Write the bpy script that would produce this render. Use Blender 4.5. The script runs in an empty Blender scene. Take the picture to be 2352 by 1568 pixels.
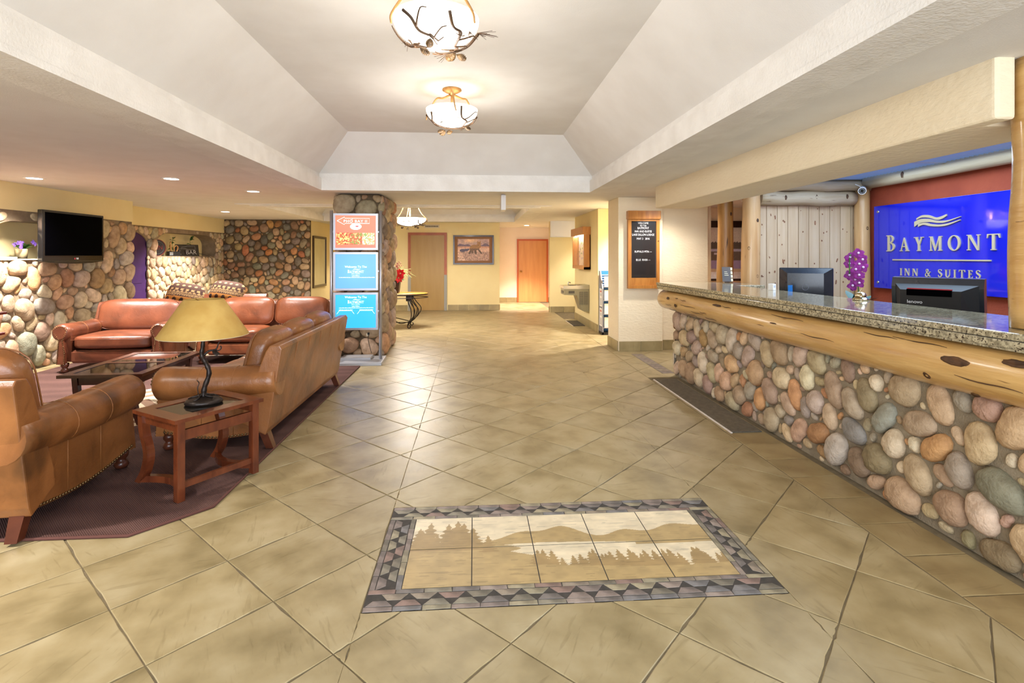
import bpy, bmesh, math, random
import numpy as np
from mathutils import Vector, Matrix
from math import sin, cos, pi, radians

# ------------------------------------------------------------------ camera, world, lights, exposure
sc = bpy.context.scene
COL = sc.collection
F_PX, HORIZON, YAW, EYE = 1222.0, 588.5, radians(4.07), 1.44
cam_d = bpy.data.cameras.new('camera'); cam = bpy.data.objects.new('camera', cam_d); COL.objects.link(cam)
cam_d.sensor_width = 36.0; cam_d.lens = F_PX / 2352 * 36.0
cam_d.shift_y = -(784 - HORIZON) / 2352.0
cam_d.clip_start = .05; cam_d.clip_end = 100
cam.location = (0, 0, EYE); cam.rotation_euler = (pi/2, 0, -YAW)
sc.camera = cam
vs = sc.view_settings
vs.view_transform = 'Standard'; vs.look = 'None'; vs.gamma = 1.0; vs.use_curve_mapping = False
vs.exposure = 1.05
w = bpy.data.worlds.new('world'); sc.world = w; w.use_nodes = True
w.node_tree.nodes['Background'].inputs[0].default_value = (.62, .75, 1, 1)
w.node_tree.nodes['Background'].inputs[1].default_value = .9

def light(kind, name, loc, power, col=(1, 1, 1), size=.1, rot=(0, 0, 0), size_y=None, spot=None, blend=.6):
    d = bpy.data.lights.new(name, kind); d.energy = power; d.color = col
    if kind == 'AREA':
        d.size = size
        if size_y: d.shape = 'RECTANGLE'; d.size_y = size_y
    else:
        d.shadow_soft_size = size
    if spot: d.spot_size = radians(spot); d.spot_blend = blend
    o = bpy.data.objects.new(name, d); COL.objects.link(o); o.location = loc; o.rotation_euler = rot
    return o
WARM = (1, .88, .74); NEUT = (1, .95, .89); COOL = (.62, .80, 1.0)
# added area light: daylight of the unseen entrance, strengthened as front fill
light('AREA', 'entrance_daylight_fill', (-.4, -2.35, 1.45), 185, (.82, .90, 1), 5.6, (radians(90), 0, 0), 2.2)
# cool fluorescent troffer over the reception desk
light('AREA', 'reception_troffer_light', (3.95, 3.6, 2.395), 72, COOL, 1.5, (0, 0, 0), 4.6)

# ------------------------------------------------------------------ helpers
def lin(c):
    return tuple((x/255/12.92) if x/255 <= .04045 else ((x/255+.055)/1.055)**2.4 for x in c)

def link_obj(name, me, parent=None, mat=None):
    o = bpy.data.objects.new(name, me); COL.objects.link(o)
    if parent is not None: o.parent = parent
    if mat is not None and me is not None and not me.materials: me.materials.append(mat)
    return o

def tag(o, label=None, cat=None, group=None, kind=None):
    if label: o['label'] = label
    if cat: o['category'] = cat
    if group: o['group'] = group
    if kind: o['kind'] = kind
    return o

def thing(name, label, cat, loc=(0, 0, 0), rz=0, group=None):
    o = bpy.data.objects.new(name, None); COL.objects.link(o); o.empty_display_size = .1
    o.location = loc; o.rotation_euler = (0, 0, rz)
    return tag(o, label, cat, group)

class MB:
    """collects geometry, builds one mesh"""
    def __init__(s): s.v = []; s.f = []; s.sm = []
    def add(s, vs_, fs_, smooth=False):
        b = len(s.v); s.v.extend([tuple(p) for p in vs_])
        s.f.extend([tuple(i+b for i in f) for f in fs_]); s.sm.extend([smooth]*len(fs_)); return s
    def box(s, x0, x1, y0, y1, z0, z1, bev=0, m=None):
        if bev:
            bm = bmesh.new(); bmesh.ops.create_cube(bm, size=1)
            for v in bm.verts:
                v.co = Vector((x0+(v.co.x+.5)*(x1-x0), y0+(v.co.y+.5)*(y1-y0), z0+(v.co.z+.5)*(z1-z0)))
            bmesh.ops.bevel(bm, geom=list(bm.edges), offset=bev, segments=2, profile=.6, affect='EDGES')
            s.bm(bm, m); return s
        vv = [(x0,y0,z0),(x1,y0,z0),(x1,y1,z0),(x0,y1,z0),(x0,y0,z1),(x1,y0,z1),(x1,y1,z1),(x0,y1,z1)]
        if m is not None: vv = [m @ Vector(p) for p in vv]
        return s.add(vv, [(0,3,2,1),(4,5,6,7),(0,1,5,4),(1,2,6,5),(2,3,7,6),(3,0,4,7)])
    def bm(s, bm, m=None, smooth=False):
        bm.verts.index_update()
        s.add([(m @ v.co if m is not None else v.co.copy()) for v in bm.verts], [[v.index for v in f.verts] for f in bm.faces], smooth)
        bm.free(); return s
    def prism(s, poly, axis, a, b, smooth=False):
        """extrude polygon (list of 2D) along axis from a to b. axis x: (y,z); y: (x,z); z: (x,y)"""
        n = len(poly)
        def P(p, t):
            return {'x': (t, p[0], p[1]), 'y': (p[0], t, p[1]), 'z': (p[0], p[1], t)}[axis]
        vv = [P(p, a) for p in poly] + [P(p, b) for p in poly]
        s.add(vv, [tuple(range(n))[::-1], tuple(range(n, 2*n))])
        s.add(vv, [(i, (i+1) % n, n+(i+1) % n, n+i) for i in range(n)], smooth)
        return s
    def cyl(s, c, r, h, n=20, axis='z', r2=None, smooth=True):
        r2 = r if r2 is None else r2
        def P(a, rr, t):
            x, y = rr*cos(a), rr*sin(a)
            return {'z': (c[0]+x, c[1]+y, c[2]+t), 'x': (c[0]+t, c[1]+x, c[2]+y), 'y': (c[0]+x, c[1]+t, c[2]+y)}[axis]
        vv = [P(2*pi*i/n, r, 0) for i in range(n)] + [P(2*pi*i/n, r2, h) for i in range(n)]
        s.add(vv, [tuple(range(n))[::-1], tuple(range(n, 2*n))])
        s.add(vv, [(i, (i+1) % n, n+(i+1) % n, n+i) for i in range(n)], smooth); return s
    def lathe(s, prof, c=(0, 0, 0), n=28, sx=1, sy=1, smooth=True):
        m = len(prof); vv = []
        for r, z in prof:
            for i in range(n):
                a = 2*pi*i/n; vv.append((c[0]+sx*r*cos(a), c[1]+sy*r*sin(a), c[2]+z))
        fs = [(j*n+i, j*n+(i+1) % n, (j+1)*n+(i+1) % n, (j+1)*n+i) for j in range(m-1) for i in range(n)]
        s.add(vv, fs, smooth)
        return s
    def tube(s, pts, r, n=8, cap=True, flat=None):
        pts = [Vector(p) for p in pts]; m = len(pts)
        rr = r if hasattr(r, '__len__') else [r]*m
        T = []
        for i in range(m):
            t = pts[min(i+1, m-1)] - pts[max(i-1, 0)]
            T.append(t.normalized() if t.length > 1e-9 else Vector((0, 0, 1)))
        up = Vector((0, 0, 1)) if abs(T[0].z) < .9 else Vector((1, 0, 0))
        u = T[0].cross(up).normalized(); vv = []
        for i in range(m):
            u = (u - T[i]*u.dot(T[i])); u = u.normalized() if u.length > 1e-6 else T[i].orthogonal().normalized()
            w_ = T[i].cross(u)
            for k in range(n):
                a = 2*pi*k/n
                vv.append(pts[i] + (u*cos(a) + w_*sin(a)*(flat or 1))*rr[i])
        fs = [(i*n+k, i*n+(k+1) % n, (i+1)*n+(k+1) % n, (i+1)*n+k) for i in range(m-1) for k in range(n)]
        s.add(vv, fs, True)
        if cap: s.add(vv, [tuple(range(n))[::-1], tuple(range((m-1)*n, m*n))])
        return s
    def sphere(s, c, r, n=10, m=7, sc_=(1, 1, 1)):
        prof = [(sin(pi*j/m)*r, -cos(pi*j/m)*r) for j in range(m+1)]
        prof[0] = (1e-4, -r); prof[-1] = (1e-4, r)
        b = len(s.v); s.lathe(prof, (0, 0, 0), n)
        for i in range(b, len(s.v)):
            p = s.v[i]; s.v[i] = (c[0]+p[0]*sc_[0], c[1]+p[1]*sc_[1], c[2]+p[2]*sc_[2])
        return s
    def pillow(s, c, d, puff=.35, n=10, p=5.0, m=None, sag=0.0):
        """cushion of half sizes d centred at c: rounded box with a puffed middle"""
        bm = bmesh.new(); bmesh.ops.create_cube(bm, size=2)
        bmesh.ops.subdivide_edges(bm, edges=list(bm.edges), cuts=n, use_grid_fill=True)
        for v in bm.verts:
            q = v.co.copy()
            L = (abs(q.x)**p + abs(q.y)**p + abs(q.z)**p)**(1/p)
            q /= L
            e = 1 - puff*(1 - (1-min(1, abs(q.x))**4)*(1-min(1, abs(q.y))**4))
            z = q.z*e - sag*(1-q.x*q.x)*(1-q.y*q.y)
            v.co = Vector((c[0]+q.x*d[0], c[1]+q.y*d[1], c[2]+z*d[2]))
        s.bm(bm, m, True); return s
    def xf(s, m, start=0):
        for i in range(start, len(s.v)): s.v[i] = tuple(m @ Vector(s.v[i]))
        return s
    def mesh(s, name):
        me = bpy.data.meshes.new(name); me.from_pydata(s.v, [], s.f)
        me.polygons.foreach_set('use_smooth', s.sm); me.update(); return me
    def build(s, name, mat, parent=None, loc=None, rz=None, fix=True):
        me = s.mesh(name)
        if fix:
            bm = bmesh.new(); bm.from_mesh(me); bmesh.ops.remove_doubles(bm, verts=bm.verts, dist=1e-6)
            bmesh.ops.recalc_face_normals(bm, faces=bm.faces); bm.to_mesh(me); bm.free()
        o = link_obj(name, me, parent, mat)
        if loc: o.location = loc
        if rz is not None: o.rotation_euler = (0, 0, rz)
        return o

def spline(pts, n=8):
    """catmull-rom through points"""
    P = [np.array(p, float) for p in pts]; P = [2*P[0]-P[1]] + P + [2*P[-1]-P[-2]]; out = []
    for i in range(1, len(P)-2):
        for k in range(n):
            t = k/n
            out.append(.5*((2*P[i]) + (-P[i-1]+P[i+1])*t + (2*P[i-1]-5*P[i]+4*P[i+1]-P[i+2])*t*t + (-P[i-1]+3*P[i]-3*P[i+1]+P[i+2])*t**3))
    out.append(P[-2]); return [tuple(x) for x in out]

def copy_tree(o, parent=None):
    c = o.copy(); COL.objects.link(c); c.parent = parent
    for ch in list(o.children): copy_tree(ch, c)
    return c

# ------------------------------------------------------------------ materials
def _new(name):
    m = bpy.data.materials.new(name); m.use_nodes = True
    nt = m.node_tree; return m, nt, nt.nodes, nt.links, nt.nodes['Principled BSDF']

def mat(name, c1, c2=None, scale=4, rough=.5, metal=0, bump=0, bscale=60, bdist=.01, detail=5, stretch=(1, 1, 1),
        spec=.5, coat=0, crough=.1, ramp=(.35, .65), world=False, objcolor=False, objrand=0, emit=0, emitc=None,
        speck=None, rvar=0, alpha=1, trans=0, ior=1.45):
    m, nt, N, L, B = _new(name)
    B.inputs['Roughness'].default_value = rough; B.inputs['Metallic'].default_value = metal
    B.inputs['Specular IOR Level'].default_value = spec; B.inputs['Coat Weight'].default_value = coat
    B.inputs['Coat Roughness'].default_value = crough; B.inputs['IOR'].default_value = ior
    if trans: B.inputs['Transmission Weight'].default_value = trans
    a = lin(c1) + (1,); b = lin(c2 or c1) + (1,)
    vec = None
    if c2 or bump or speck or objcolor:
        if world:
            g = N.new('ShaderNodeNewGeometry'); vec = g.outputs['Position']
        else:
            g = N.new('ShaderNodeTexCoord'); vec = g.outputs['Object']
        mp = N.new('ShaderNodeMapping'); mp.inputs['Scale'].default_value = stretch
        L.new(vec, mp.inputs['Vector']); vecs = mp.outputs[0]
    oi = None
    if objcolor or objrand:
        oi = N.new('ShaderNodeObjectInfo')
    col = None
    if c2:
        nz = N.new('ShaderNodeTexNoise'); nz.noise_dimensions = '4D'
        nz.inputs['Scale'].default_value = scale; nz.inputs['Detail'].default_value = detail
        L.new(vecs, nz.inputs['Vector'])
        if oi and not objcolor:
            mu = N.new('ShaderNodeMath'); mu.operation = 'MULTIPLY'; mu.inputs[1].default_value = 50
            L.new(oi.outputs['Random'], mu.inputs[0]); L.new(mu.outputs[0], nz.inputs['W'])
        r = N.new('ShaderNodeValToRGB'); r.color_ramp.elements[0].position = ramp[0]; r.color_ramp.elements[1].position = ramp[1]
        r.color_ramp.elements[0].color = a; r.color_ramp.elements[1].color = b
        L.new(nz.outputs['Fac'], r.inputs['Fac']); col = r.outputs['Color']
        if rvar:
            mr = N.new('ShaderNodeMapRange'); mr.inputs[3].default_value = rough-rvar; mr.inputs[4].default_value = rough+rvar
            L.new(nz.outputs['Fac'], mr.inputs[0]); L.new(mr.outputs[0], B.inputs['Roughness'])
    if objcolor:
        mx = N.new('ShaderNodeMix'); mx.data_type = 'RGBA'; mx.blend_type = 'MULTIPLY'; mx.inputs[0].default_value = 1
        L.new(oi.outputs['Color'], mx.inputs[6])
        if col: L.new(col, mx.inputs[7])
        else: mx.inputs[7].default_value = (1, 1, 1, 1)
        col = mx.outputs[2]
    elif objrand and col:
        hs = N.new('ShaderNodeHueSaturation')
        mr = N.new('ShaderNodeMapRange'); mr.inputs[3].default_value = 1-objrand; mr.inputs[4].default_value = 1+objrand
        L.new(oi.outputs['Random'], mr.inputs[0]); L.new(mr.outputs[0], hs.inputs['Value'])
        L.new(col, hs.inputs['Color']); col = hs.outputs[0]
    if speck:   # (colour, scale, threshold)
        vz = N.new('ShaderNodeTexNoise'); vz.inputs['Scale'].default_value = speck[1]; vz.inputs['Detail'].default_value = 3
        L.new(vecs, vz.inputs['Vector'])
        r2 = N.new('ShaderNodeValToRGB'); r2.color_ramp.elements[0].position = speck[2]; r2.color_ramp.elements[1].position = speck[2]+.05
        r2.color_ramp.elements[0].color = (0, 0, 0, 1); r2.color_ramp.elements[1].color = (1, 1, 1, 1)
        L.new(vz.outputs['Fac'], r2.inputs['Fac'])
        mx = N.new('ShaderNodeMix'); mx.data_type = 'RGBA'; L.new(r2.outputs['Color'], mx.inputs[0])
        if col: L.new(col, mx.inputs[6])
        else: mx.inputs[6].default_value = a
        mx.inputs[7].default_value = lin(speck[0]) + (1,); col = mx.outputs[2]
    if col: L.new(col, B.inputs['Base Color'])
    else: B.inputs['Base Color'].default_value = a
    if bump:
        bz = N.new('ShaderNodeTexNoise'); bz.inputs['Scale'].default_value = bscale; bz.inputs['Detail'].default_value = 4
        L.new(vecs, bz.inputs['Vector'])
        bn = N.new('ShaderNodeBump'); bn.inputs['Strength'].default_value = bump; bn.inputs['Distance'].default_value = bdist
        L.new(bz.outputs['Fac'], bn.inputs['Height']); L.new(bn.outputs[0], B.inputs['Normal'])
    if emit:
        B.inputs['Emission Strength'].default_value = emit
        B.inputs['Emission Color'].default_value = lin(emitc or c1) + (1,)
    if alpha < 1: B.inputs['Alpha'].default_value = alpha
    return m

def paint_mat(name, rough=.5, emit=0, coat=0):
    m, nt, N, L, B = _new(name)
    at = N.new('ShaderNodeAttribute'); at.attribute_name = 'Col'
    L.new(at.outputs['Color'], B.inputs['Base Color']); B.inputs['Roughness'].default_value = rough
    B.inputs['Coat Weight'].default_value = coat
    if emit:
        L.new(at.outputs['Color'], B.inputs['Emission Color']); B.inputs['Emission Strength'].default_value = emit
        B.inputs['Base Color'].default_value = (0, 0, 0, 1)
    return m

def paint_panel(name, w_, h, nx, ny, func, material, parent=None, thick=.004):
    """flat print: thin slab in local XZ facing -Y, origin at centre; func(u,v)->rgb 0..255 arrays (u right, v up, 0..1)"""
    xs = np.linspace(-w_/2, w_/2, nx+1); zs = np.linspace(-h/2, h/2, ny+1)
    X, Z_ = np.meshgrid(xs, zs); vv = np.stack([X.ravel(), np.zeros(X.size), Z_.ravel()], 1).tolist()
    k = nx+1
    fs = [(j*k+i, j*k+i+1, (j+1)*k+i+1, (j+1)*k+i) for j in range(ny) for i in range(nx)]
    nb = len(vv)
    vv += [(-w_/2, thick, -h/2), (w_/2, thick, -h/2), (w_/2, thick, h/2), (-w_/2, thick, h/2)]
    fs += [(nb, nb+3, nb+2, nb+1)]
    c = [0, nx, ny*k+nx, ny*k]
    fs += [(c[i], nb+i, nb+(i+1) % 4, c[(i+1) % 4]) for i in range(4)]
    me = bpy.data.meshes.new(name); me.from_pydata(vv, [], fs); me.update()
    u = (X.ravel()+w_/2)/w_; v = (Z_.ravel()+h/2)/h
    rgb = np.asarray(func(u, v), float)/255
    rgb = np.where(rgb <= .04045, rgb/12.92, ((np.maximum(rgb, 0)+.055)/1.055)**2.4)
    rgba = np.ones((nb+4, 4)); rgba[:nb, :3] = rgb; rgba[nb:, :3] = rgb[0]
    a = me.color_attributes.new('Col', 'FLOAT_COLOR', 'POINT'); a.data.foreach_set('color', rgba.astype(np.float32).ravel())
    return link_obj(name, me, parent, material)

def vnoise(u, v, f, seed=0):
    """smooth value noise for prints"""
    r = np.random.default_rng(seed); g = r.random((64, 64))
    x = u*f; y = v*f; xi = np.floor(x).astype(int); yi = np.floor(y).astype(int); fx = x-xi; fy = y-yi
    fx = fx*fx*(3-2*fx); fy = fy*fy*(3-2*fy)
    G = lambda a, b: g[a % 64, b % 64]
    return (G(xi, yi)*(1-fx)+G(xi+1, yi)*fx)*(1-fy)+(G(xi, yi+1)*(1-fx)+G(xi+1, yi+1)*fx)*fy
def fbm(u, v, f, seed=0):
    return (vnoise(u, v, f, seed)*.5+vnoise(u, v, f*2, seed+1)*.3+vnoise(u, v, f*4, seed+2)*.2)

def text(name, s, size, material, parent=None, loc=(0, 0, 0), rot=(pi/2, 0, 0), ext=.001, align='CENTER', spacing=1.0, xs=1.0):
    c = bpy.data.curves.new(name, 'FONT'); c.body = s; c.size = size; c.extrude = ext; c.align_x = align
    c.align_y = 'CENTER'; c.space_character = spacing; c.resolution_u = 3
    t = bpy.data.objects.new('tmp_text', c); COL.objects.link(t)
    dg = bpy.context.evaluated_depsgraph_get()
    me = bpy.data.meshes.new_from_object(t.evaluated_get(dg)); bpy.data.objects.remove(t); bpy.data.curves.remove(c)
    me.name = name; me.materials.clear()
    o = link_obj(name, me, parent, material); o.location = loc; o.rotation_euler = rot; o.scale = (xs, 1, 1); o['kind'] = 'stuff'
    return o

# serif capitals for the hotel lettering: unit cap height, returns (list of polygons, advance)
def glyph(ch):
    T, t, s, o = .17, .075, .055, .085
    P = []
    q = lambda *a: P.append(list(a))
    def rect(x0, x1, y0, y1): q((x0, y0), (x1, y0), (x1, y1), (x0, y1))
    def serif(x, wd, y, top=False): rect(x-o, x+wd+o, y-s if top else y, y if top else y+s)
    def ring(cx, cy, ro, ho, ri, hi, a0, a1, n=18):
        A = [a0+(a1-a0)*k/n for k in range(n+1)]
        for k in range(n):
            q(*[(cx+rr*cos(a), cy+hh*sin(a)) for rr, hh, a in ((ri, hi, A[k]), (ro, ho, A[k]), (ro, ho, A[k+1]), (ri, hi, A[k+1]))])
    def stroke(pts, ws):
        pts = [np.array(p) for p in pts]
        for i in range(len(pts)-1):
            def nrm(k):
                d = pts[min(k+1, len(pts)-1)]-pts[max(k-1, 0)]; d = d/np.linalg.norm(d); return np.array((-d[1], d[0]))
            a, b = nrm(i), nrm(i+1)
            q(tuple(pts[i]-a*ws[i]/2), tuple(pts[i+1]-b*ws[i+1]/2), tuple(pts[i+1]+b*ws[i+1]/2), tuple(pts[i]+a*ws[i]/2))
    if ch == 'B':
        rect(.09, .09+T, 0, 1); rect(0, .3, 0, s); rect(0, .3, 1-s, 1)
        ring(.3, .755, .27, .245, .13, .19, -pi/2, pi/2); ring(.3, .27, .36, .27, .2, .215, -pi/2, pi/2); adv = .68
        rect(.2, .31, .51, .565)
    elif ch == 'A':
        q((.1, 0), (.1+t, 0), (.44, .92), (.4, 1)); q((.4, 1), (.44, .92-.25), (.64, 0), (.64+T, 0), (.48, 1)) if False else q((.37, .93), (.62, 0), (.62+T, 0), (.44, 1.0))
        rect(.21, .6, .3, .3+.06); serif(.1, t, 0); serif(.62, T, 0); adv = .88
    elif ch == 'Y':
        rect(.34, .34+T, 0, .48); q((.34, .46), (.34+T, .46), (.28, 1), (.09, 1)); q((.4, .5), (.34+T, .42), (.72, 1), (.63, 1))
        serif(.34, T, 0); rect(0, .36, 1-s, 1); rect(.55, .82, 1-s, 1); adv = .84
    elif ch == 'M':
        rect(.12, .12+t, 0, 1); q((.1, 1), (.27, 1), (.56, .12), (.48, 0)); q((.47, 0), (.55, .0), (.88, 1), (.8, 1)); rect(.8, .8+T, 0, 1)
        serif(.12, t, 0); serif(.8, T, 0); rect(.02, .2, 1-s, 1); rect(.85, 1.05, 1-s, 1); adv = 1.07
    elif ch == 'O':
        ring(.46, .5, .46, .52, .29, .455, 0, 2*pi, 36); adv = .92
    elif ch == 'N':
        rect(.12, .12+t, 0, 1); q((.1, 1), (.28, 1), (.86, 0), (.74, 0)); rect(.78, .78+t, 0, 1)
        serif(.12, t, 0); rect(.02, .2, 1-s, 1); serif(.78, t, 1, True); adv = .95
    elif ch == 'T':
        rect(.33, .33+T, 0, 1); serif(.33, T, 0); rect(.02, .81, 1-.065, 1)
        q((.02, 1), (0, .74), (.04, .74), (.12, .94)); q((.81, 1), (.71, .94), (.79, .74), (.83, .74)); adv = .83
    elif ch == 'I':
        rect(.1, .1+T, 0, 1); serif(.1, T, 0); serif(.1, T, 1, True); adv = .37
    elif ch == 'E':
        rect(.09, .09+T, 0, 1); rect(0, .58, 0, .06); rect(0, .56, .94, 1); rect(.2, .46, .49, .55)
        q((.58, 0), (.62, .24), (.58, .24), (.48, .05)); q((.56, 1), (.46, .95), (.53, .78), (.57, .78)); rect(.43, .46, .41, .63); adv = .64
    elif ch == 'U':
        rect(.12, .12+T, .3, 1); rect(.68, .68+t, .3, 1); ring(.437, .32, .317, .34, .15, .265, pi, 2*pi); q((.754-.09, .34), (.754, .34), (.754, .28), (.68, .28))
        serif(.12, T, 1, True); serif(.68, t, 1, True); adv = .86
    elif ch == 'S':
        p = spline([(.5, .8), (.44, .93), (.29, .98), (.12, .9), (.09, .74), (.2, .6), (.38, .48), (.5, .36), (.5, .17), (.36, .04), (.2, .02), (.07, .1), (.04, .26)], 4)
        n = len(p); stroke(p, [.06+.12*sin(pi*i/(n-1))**2 for i in range(n)]); adv = .58
    elif ch == '&':
        p = spline([(.8, .6), (.72, .6), (.66, .35), (.5, .1), (.28, .0), (.1, .12), (.12, .34), (.32, .52), (.48, .68), (.46, .9), (.34, .97), (.22, .88), (.24, .68), (.42, .42), (.66, .12), (.86, .02)], 4)
        n = len(p); stroke(p, [.09]*n); rect(.64, .9, .57, .63); adv = .9
    else:
        adv = .35
    return P, adv

def serif_text(name, s, size, material, parent, loc, ext=.006, gap=.12, first=1.0, rest=1.0, rz=0, per_letter=False):
    """text in local XZ facing -Y, centred on loc; per_letter makes each letter a part"""
    x = 0; items = []
    for k, ch in enumerate(s):
        P, adv = glyph(ch); z = size*(first if k == 0 else rest)
        if P: items.append((x, z, P))
        x += adv*z + gap*size
    W = x - gap*size; out = []; mb = MB()
    for x0, z, P in items:
        if per_letter: mb = MB()
        for k, poly in enumerate(P):
            d = ext + .00002*(k % 7)
            pts = [(x0+p[0]*z-W/2, p[1]*z) for p in poly]
            mb.prism(pts, 'y', -d, 0)
        if per_letter:
            o = mb.build(name, material, parent, fix=True); o.location = loc; o.rotation_euler = (0, 0, rz); out.append(o)
    if not per_letter:
        o = mb.build(name, material, parent); o.location = loc; o.rotation_euler = (0, 0, rz); out.append(o)
    return out

M = {}
M['ceiling'] = mat('ceiling_plaster', (232, 229, 224), (226, 222, 216), 3, .9, bump=.25, bscale=170, bdist=.004, world=True)
M['ceil_trim'] = mat('ceiling_trim_plaster', (238, 235, 229), (228, 224, 217), 5, .9, bump=.5, bscale=60, bdist=.008, world=True)
M['wall'] = mat('yellow_plaster', (240, 222, 168), (236, 216, 160), 2, .85, bump=.25, bscale=60, bdist=.006, world=True)
M['wall2'] = mat('cream_plaster', (244, 228, 196), (240, 222, 188), 2, .85, bump=.5, bscale=22, bdist=.012, world=True, stretch=(1, 1, 2.2))
M['white'] = mat('white_paint', (238, 234, 228), rough=.7)
M['rust'] = mat('rust_plaster', (160, 72, 44), (146, 62, 38), 4, .8, bump=.5, bscale=40, bdist=.008, world=True)
M['mortar_tv'] = mat('lounge_mortar', (150, 132, 108), (128, 110, 88), 8, .95, bump=.5, bscale=90, world=True)
M['mortar_dark'] = mat('dark_mortar', (104, 88, 66), (86, 70, 52), 8, .95, bump=.5, bscale=90, world=True)
M['mortar_desk'] = mat('desk_mortar', (150, 136, 112), (128, 114, 92), 8, .95, bump=.6, bscale=110, world=True)
M['stone'] = mat('river_stone', (255, 255, 255), (196, 188, 178), 14, .72, bump=.55, bscale=70, bdist=.012, detail=8, objcolor=True, ramp=(.3, .72), speck=None)
M['grout'] = mat('floor_grout', (122, 108, 82), (104, 92, 70), 12, .9, bump=.3, bscale=120, world=True)

def tile_material(name, c_lo, c_mid, c_hi, rough=.37, world_rand=True):
    m, nt, N, L, B = _new(name)
    tc = N.new('ShaderNodeTexCoord'); oi = N.new('ShaderNodeObjectInfo')
    mu = N.new('ShaderNodeMath'); mu.operation = 'MULTIPLY'; mu.inputs[1].default_value = 60
    L.new(oi.outputs['Random'], mu.inputs[0])
    vr = N.new('ShaderNodeVectorRotate'); vr.rotation_type = 'Z_AXIS'; L.new(tc.outputs['Object'], vr.inputs['Vector']); L.new(mu.outputs[0], vr.inputs['Angle'])
    def nz(vec, sc_, det, st=(1, 1, 1), dist=0):
        mp = N.new('ShaderNodeMapping'); mp.inputs['Scale'].default_value = st; L.new(vec, mp.inputs['Vector'])
        n = N.new('ShaderNodeTexNoise'); n.noise_dimensions = '4D'; n.inputs['Scale'].default_value = sc_; n.inputs['Detail'].default_value = det
        n.inputs['Distortion'].default_value = dist; L.new(mp.outputs[0], n.inputs['Vector']); L.new(mu.outputs[0], n.inputs['W']); return n.outputs['Fac']
    cloud = nz(vr.outputs[0], 4.5, 5); streak = nz(vr.outputs[0], 5, 6, (1, 7, 1), 1.2)
    r = N.new('ShaderNodeValToRGB'); e = r.color_ramp.elements
    e[0].position = .3; e[0].color = lin(c_lo)+(1,); e[1].position = .72; e[1].color = lin(c_hi)+(1,)
    k = e.new(.5); k.color = lin(c_mid)+(1,)
    L.new(cloud, r.inputs['Fac'])
    r2 = N.new('ShaderNodeValToRGB'); r2.color_ramp.elements[0].position = .30; r2.color_ramp.elements[1].position = .42
    r2.color_ramp.elements[0].color = (.62, .60, .52, 1); r2.color_ramp.elements[1].color = (1, 1, 1, 1); L.new(streak, r2.inputs['Fac'])
    mx = N.new('ShaderNodeMix'); mx.data_type = 'RGBA'; mx.blend_type = 'MULTIPLY'; mx.inputs[0].default_value = .55
    L.new(r.outputs[0], mx.inputs[6]); L.new(r2.outputs[0], mx.inputs[7])
    hs = N.new('ShaderNodeHueSaturation'); mr = N.new('ShaderNodeMapRange'); mr.inputs[3].default_value = .93; mr.inputs[4].default_value = 1.06
    L.new(oi.outputs['Random'], mr.inputs[0]); L.new(mr.outputs[0], hs.inputs['Value']); L.new(mx.outputs[2], hs.inputs['Color'])
    L.new(hs.outputs[0], B.inputs['Base Color'])
    rr = N.new('ShaderNodeMapRange'); rr.inputs[3].default_value = rough-.06; rr.inputs[4].default_value = rough+.12
    L.new(cloud, rr.inputs[0]); L.new(rr.outputs[0], B.inputs['Roughness'])
    bz = nz(vr.outputs[0], 14, 5, (1, 3, 1)); bn = N.new('ShaderNodeBump'); bn.inputs['Strength'].default_value = .12; bn.inputs['Distance'].default_value = .006
    L.new(bz, bn.inputs['Height']); L.new(bn.outputs[0], B.inputs['Normal'])
    return m
M['tile'] = tile_material('slate_floor_tile', (132, 116, 80), (159, 142, 104), (176, 161, 126))
M['tile_edge'] = tile_material('border_floor_tile', (126, 106, 70), (150, 130, 90), (164, 146, 106))
M['base_tile'] = tile_material('baseboard_tile', (140, 124, 84), (160, 142, 98), (172, 154, 110))

# ------------------------------------------------------------------ polygon clipping
def clip(poly, a, b, c):
    """keep a*x+b*y<=c"""
    out = []
    for i in range(len(poly)):
        p, q = poly[i], poly[(i+1) % len(poly)]
        dp, dq = a*p[0]+b*p[1]-c, a*q[0]+b*q[1]-c
        if dp <= 0: out.append(p)
        if (dp < 0 < dq) or (dq < 0 < dp):
            t = dp/(dp-dq); out.append((p[0]+t*(q[0]-p[0]), p[1]+t*(q[1]-p[1])))
    return out
def area(p): return .5*sum(p[i][0]*p[(i+1) % len(p)][1]-p[(i+1) % len(p)][0]*p[i][1] for i in range(len(p))) if len(p) > 2 else 0
def clip_rect(p, x0, x1, y0, y1):
    for a, b, c in ((1, 0, x1), (-1, 0, -x0), (0, 1, y1), (0, -1, -y0)):
        p = clip(p, a, b, c)
        if len(p) < 3: return []
    return p
def minus_rect(p, x0, x1, y0, y1):
    out = []
    for a, b, c in ((1, 0, x1), (-1, 0, -x0), (0, 1, y1), (0, -1, -y0)):
        o = clip(p, -a, -b, -c)
        if len(o) > 2 and abs(area(o)) > 2e-4: out.append(o)
        p = clip(p, a, b, c)
        if len(p) < 3: break
    return out

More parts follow.
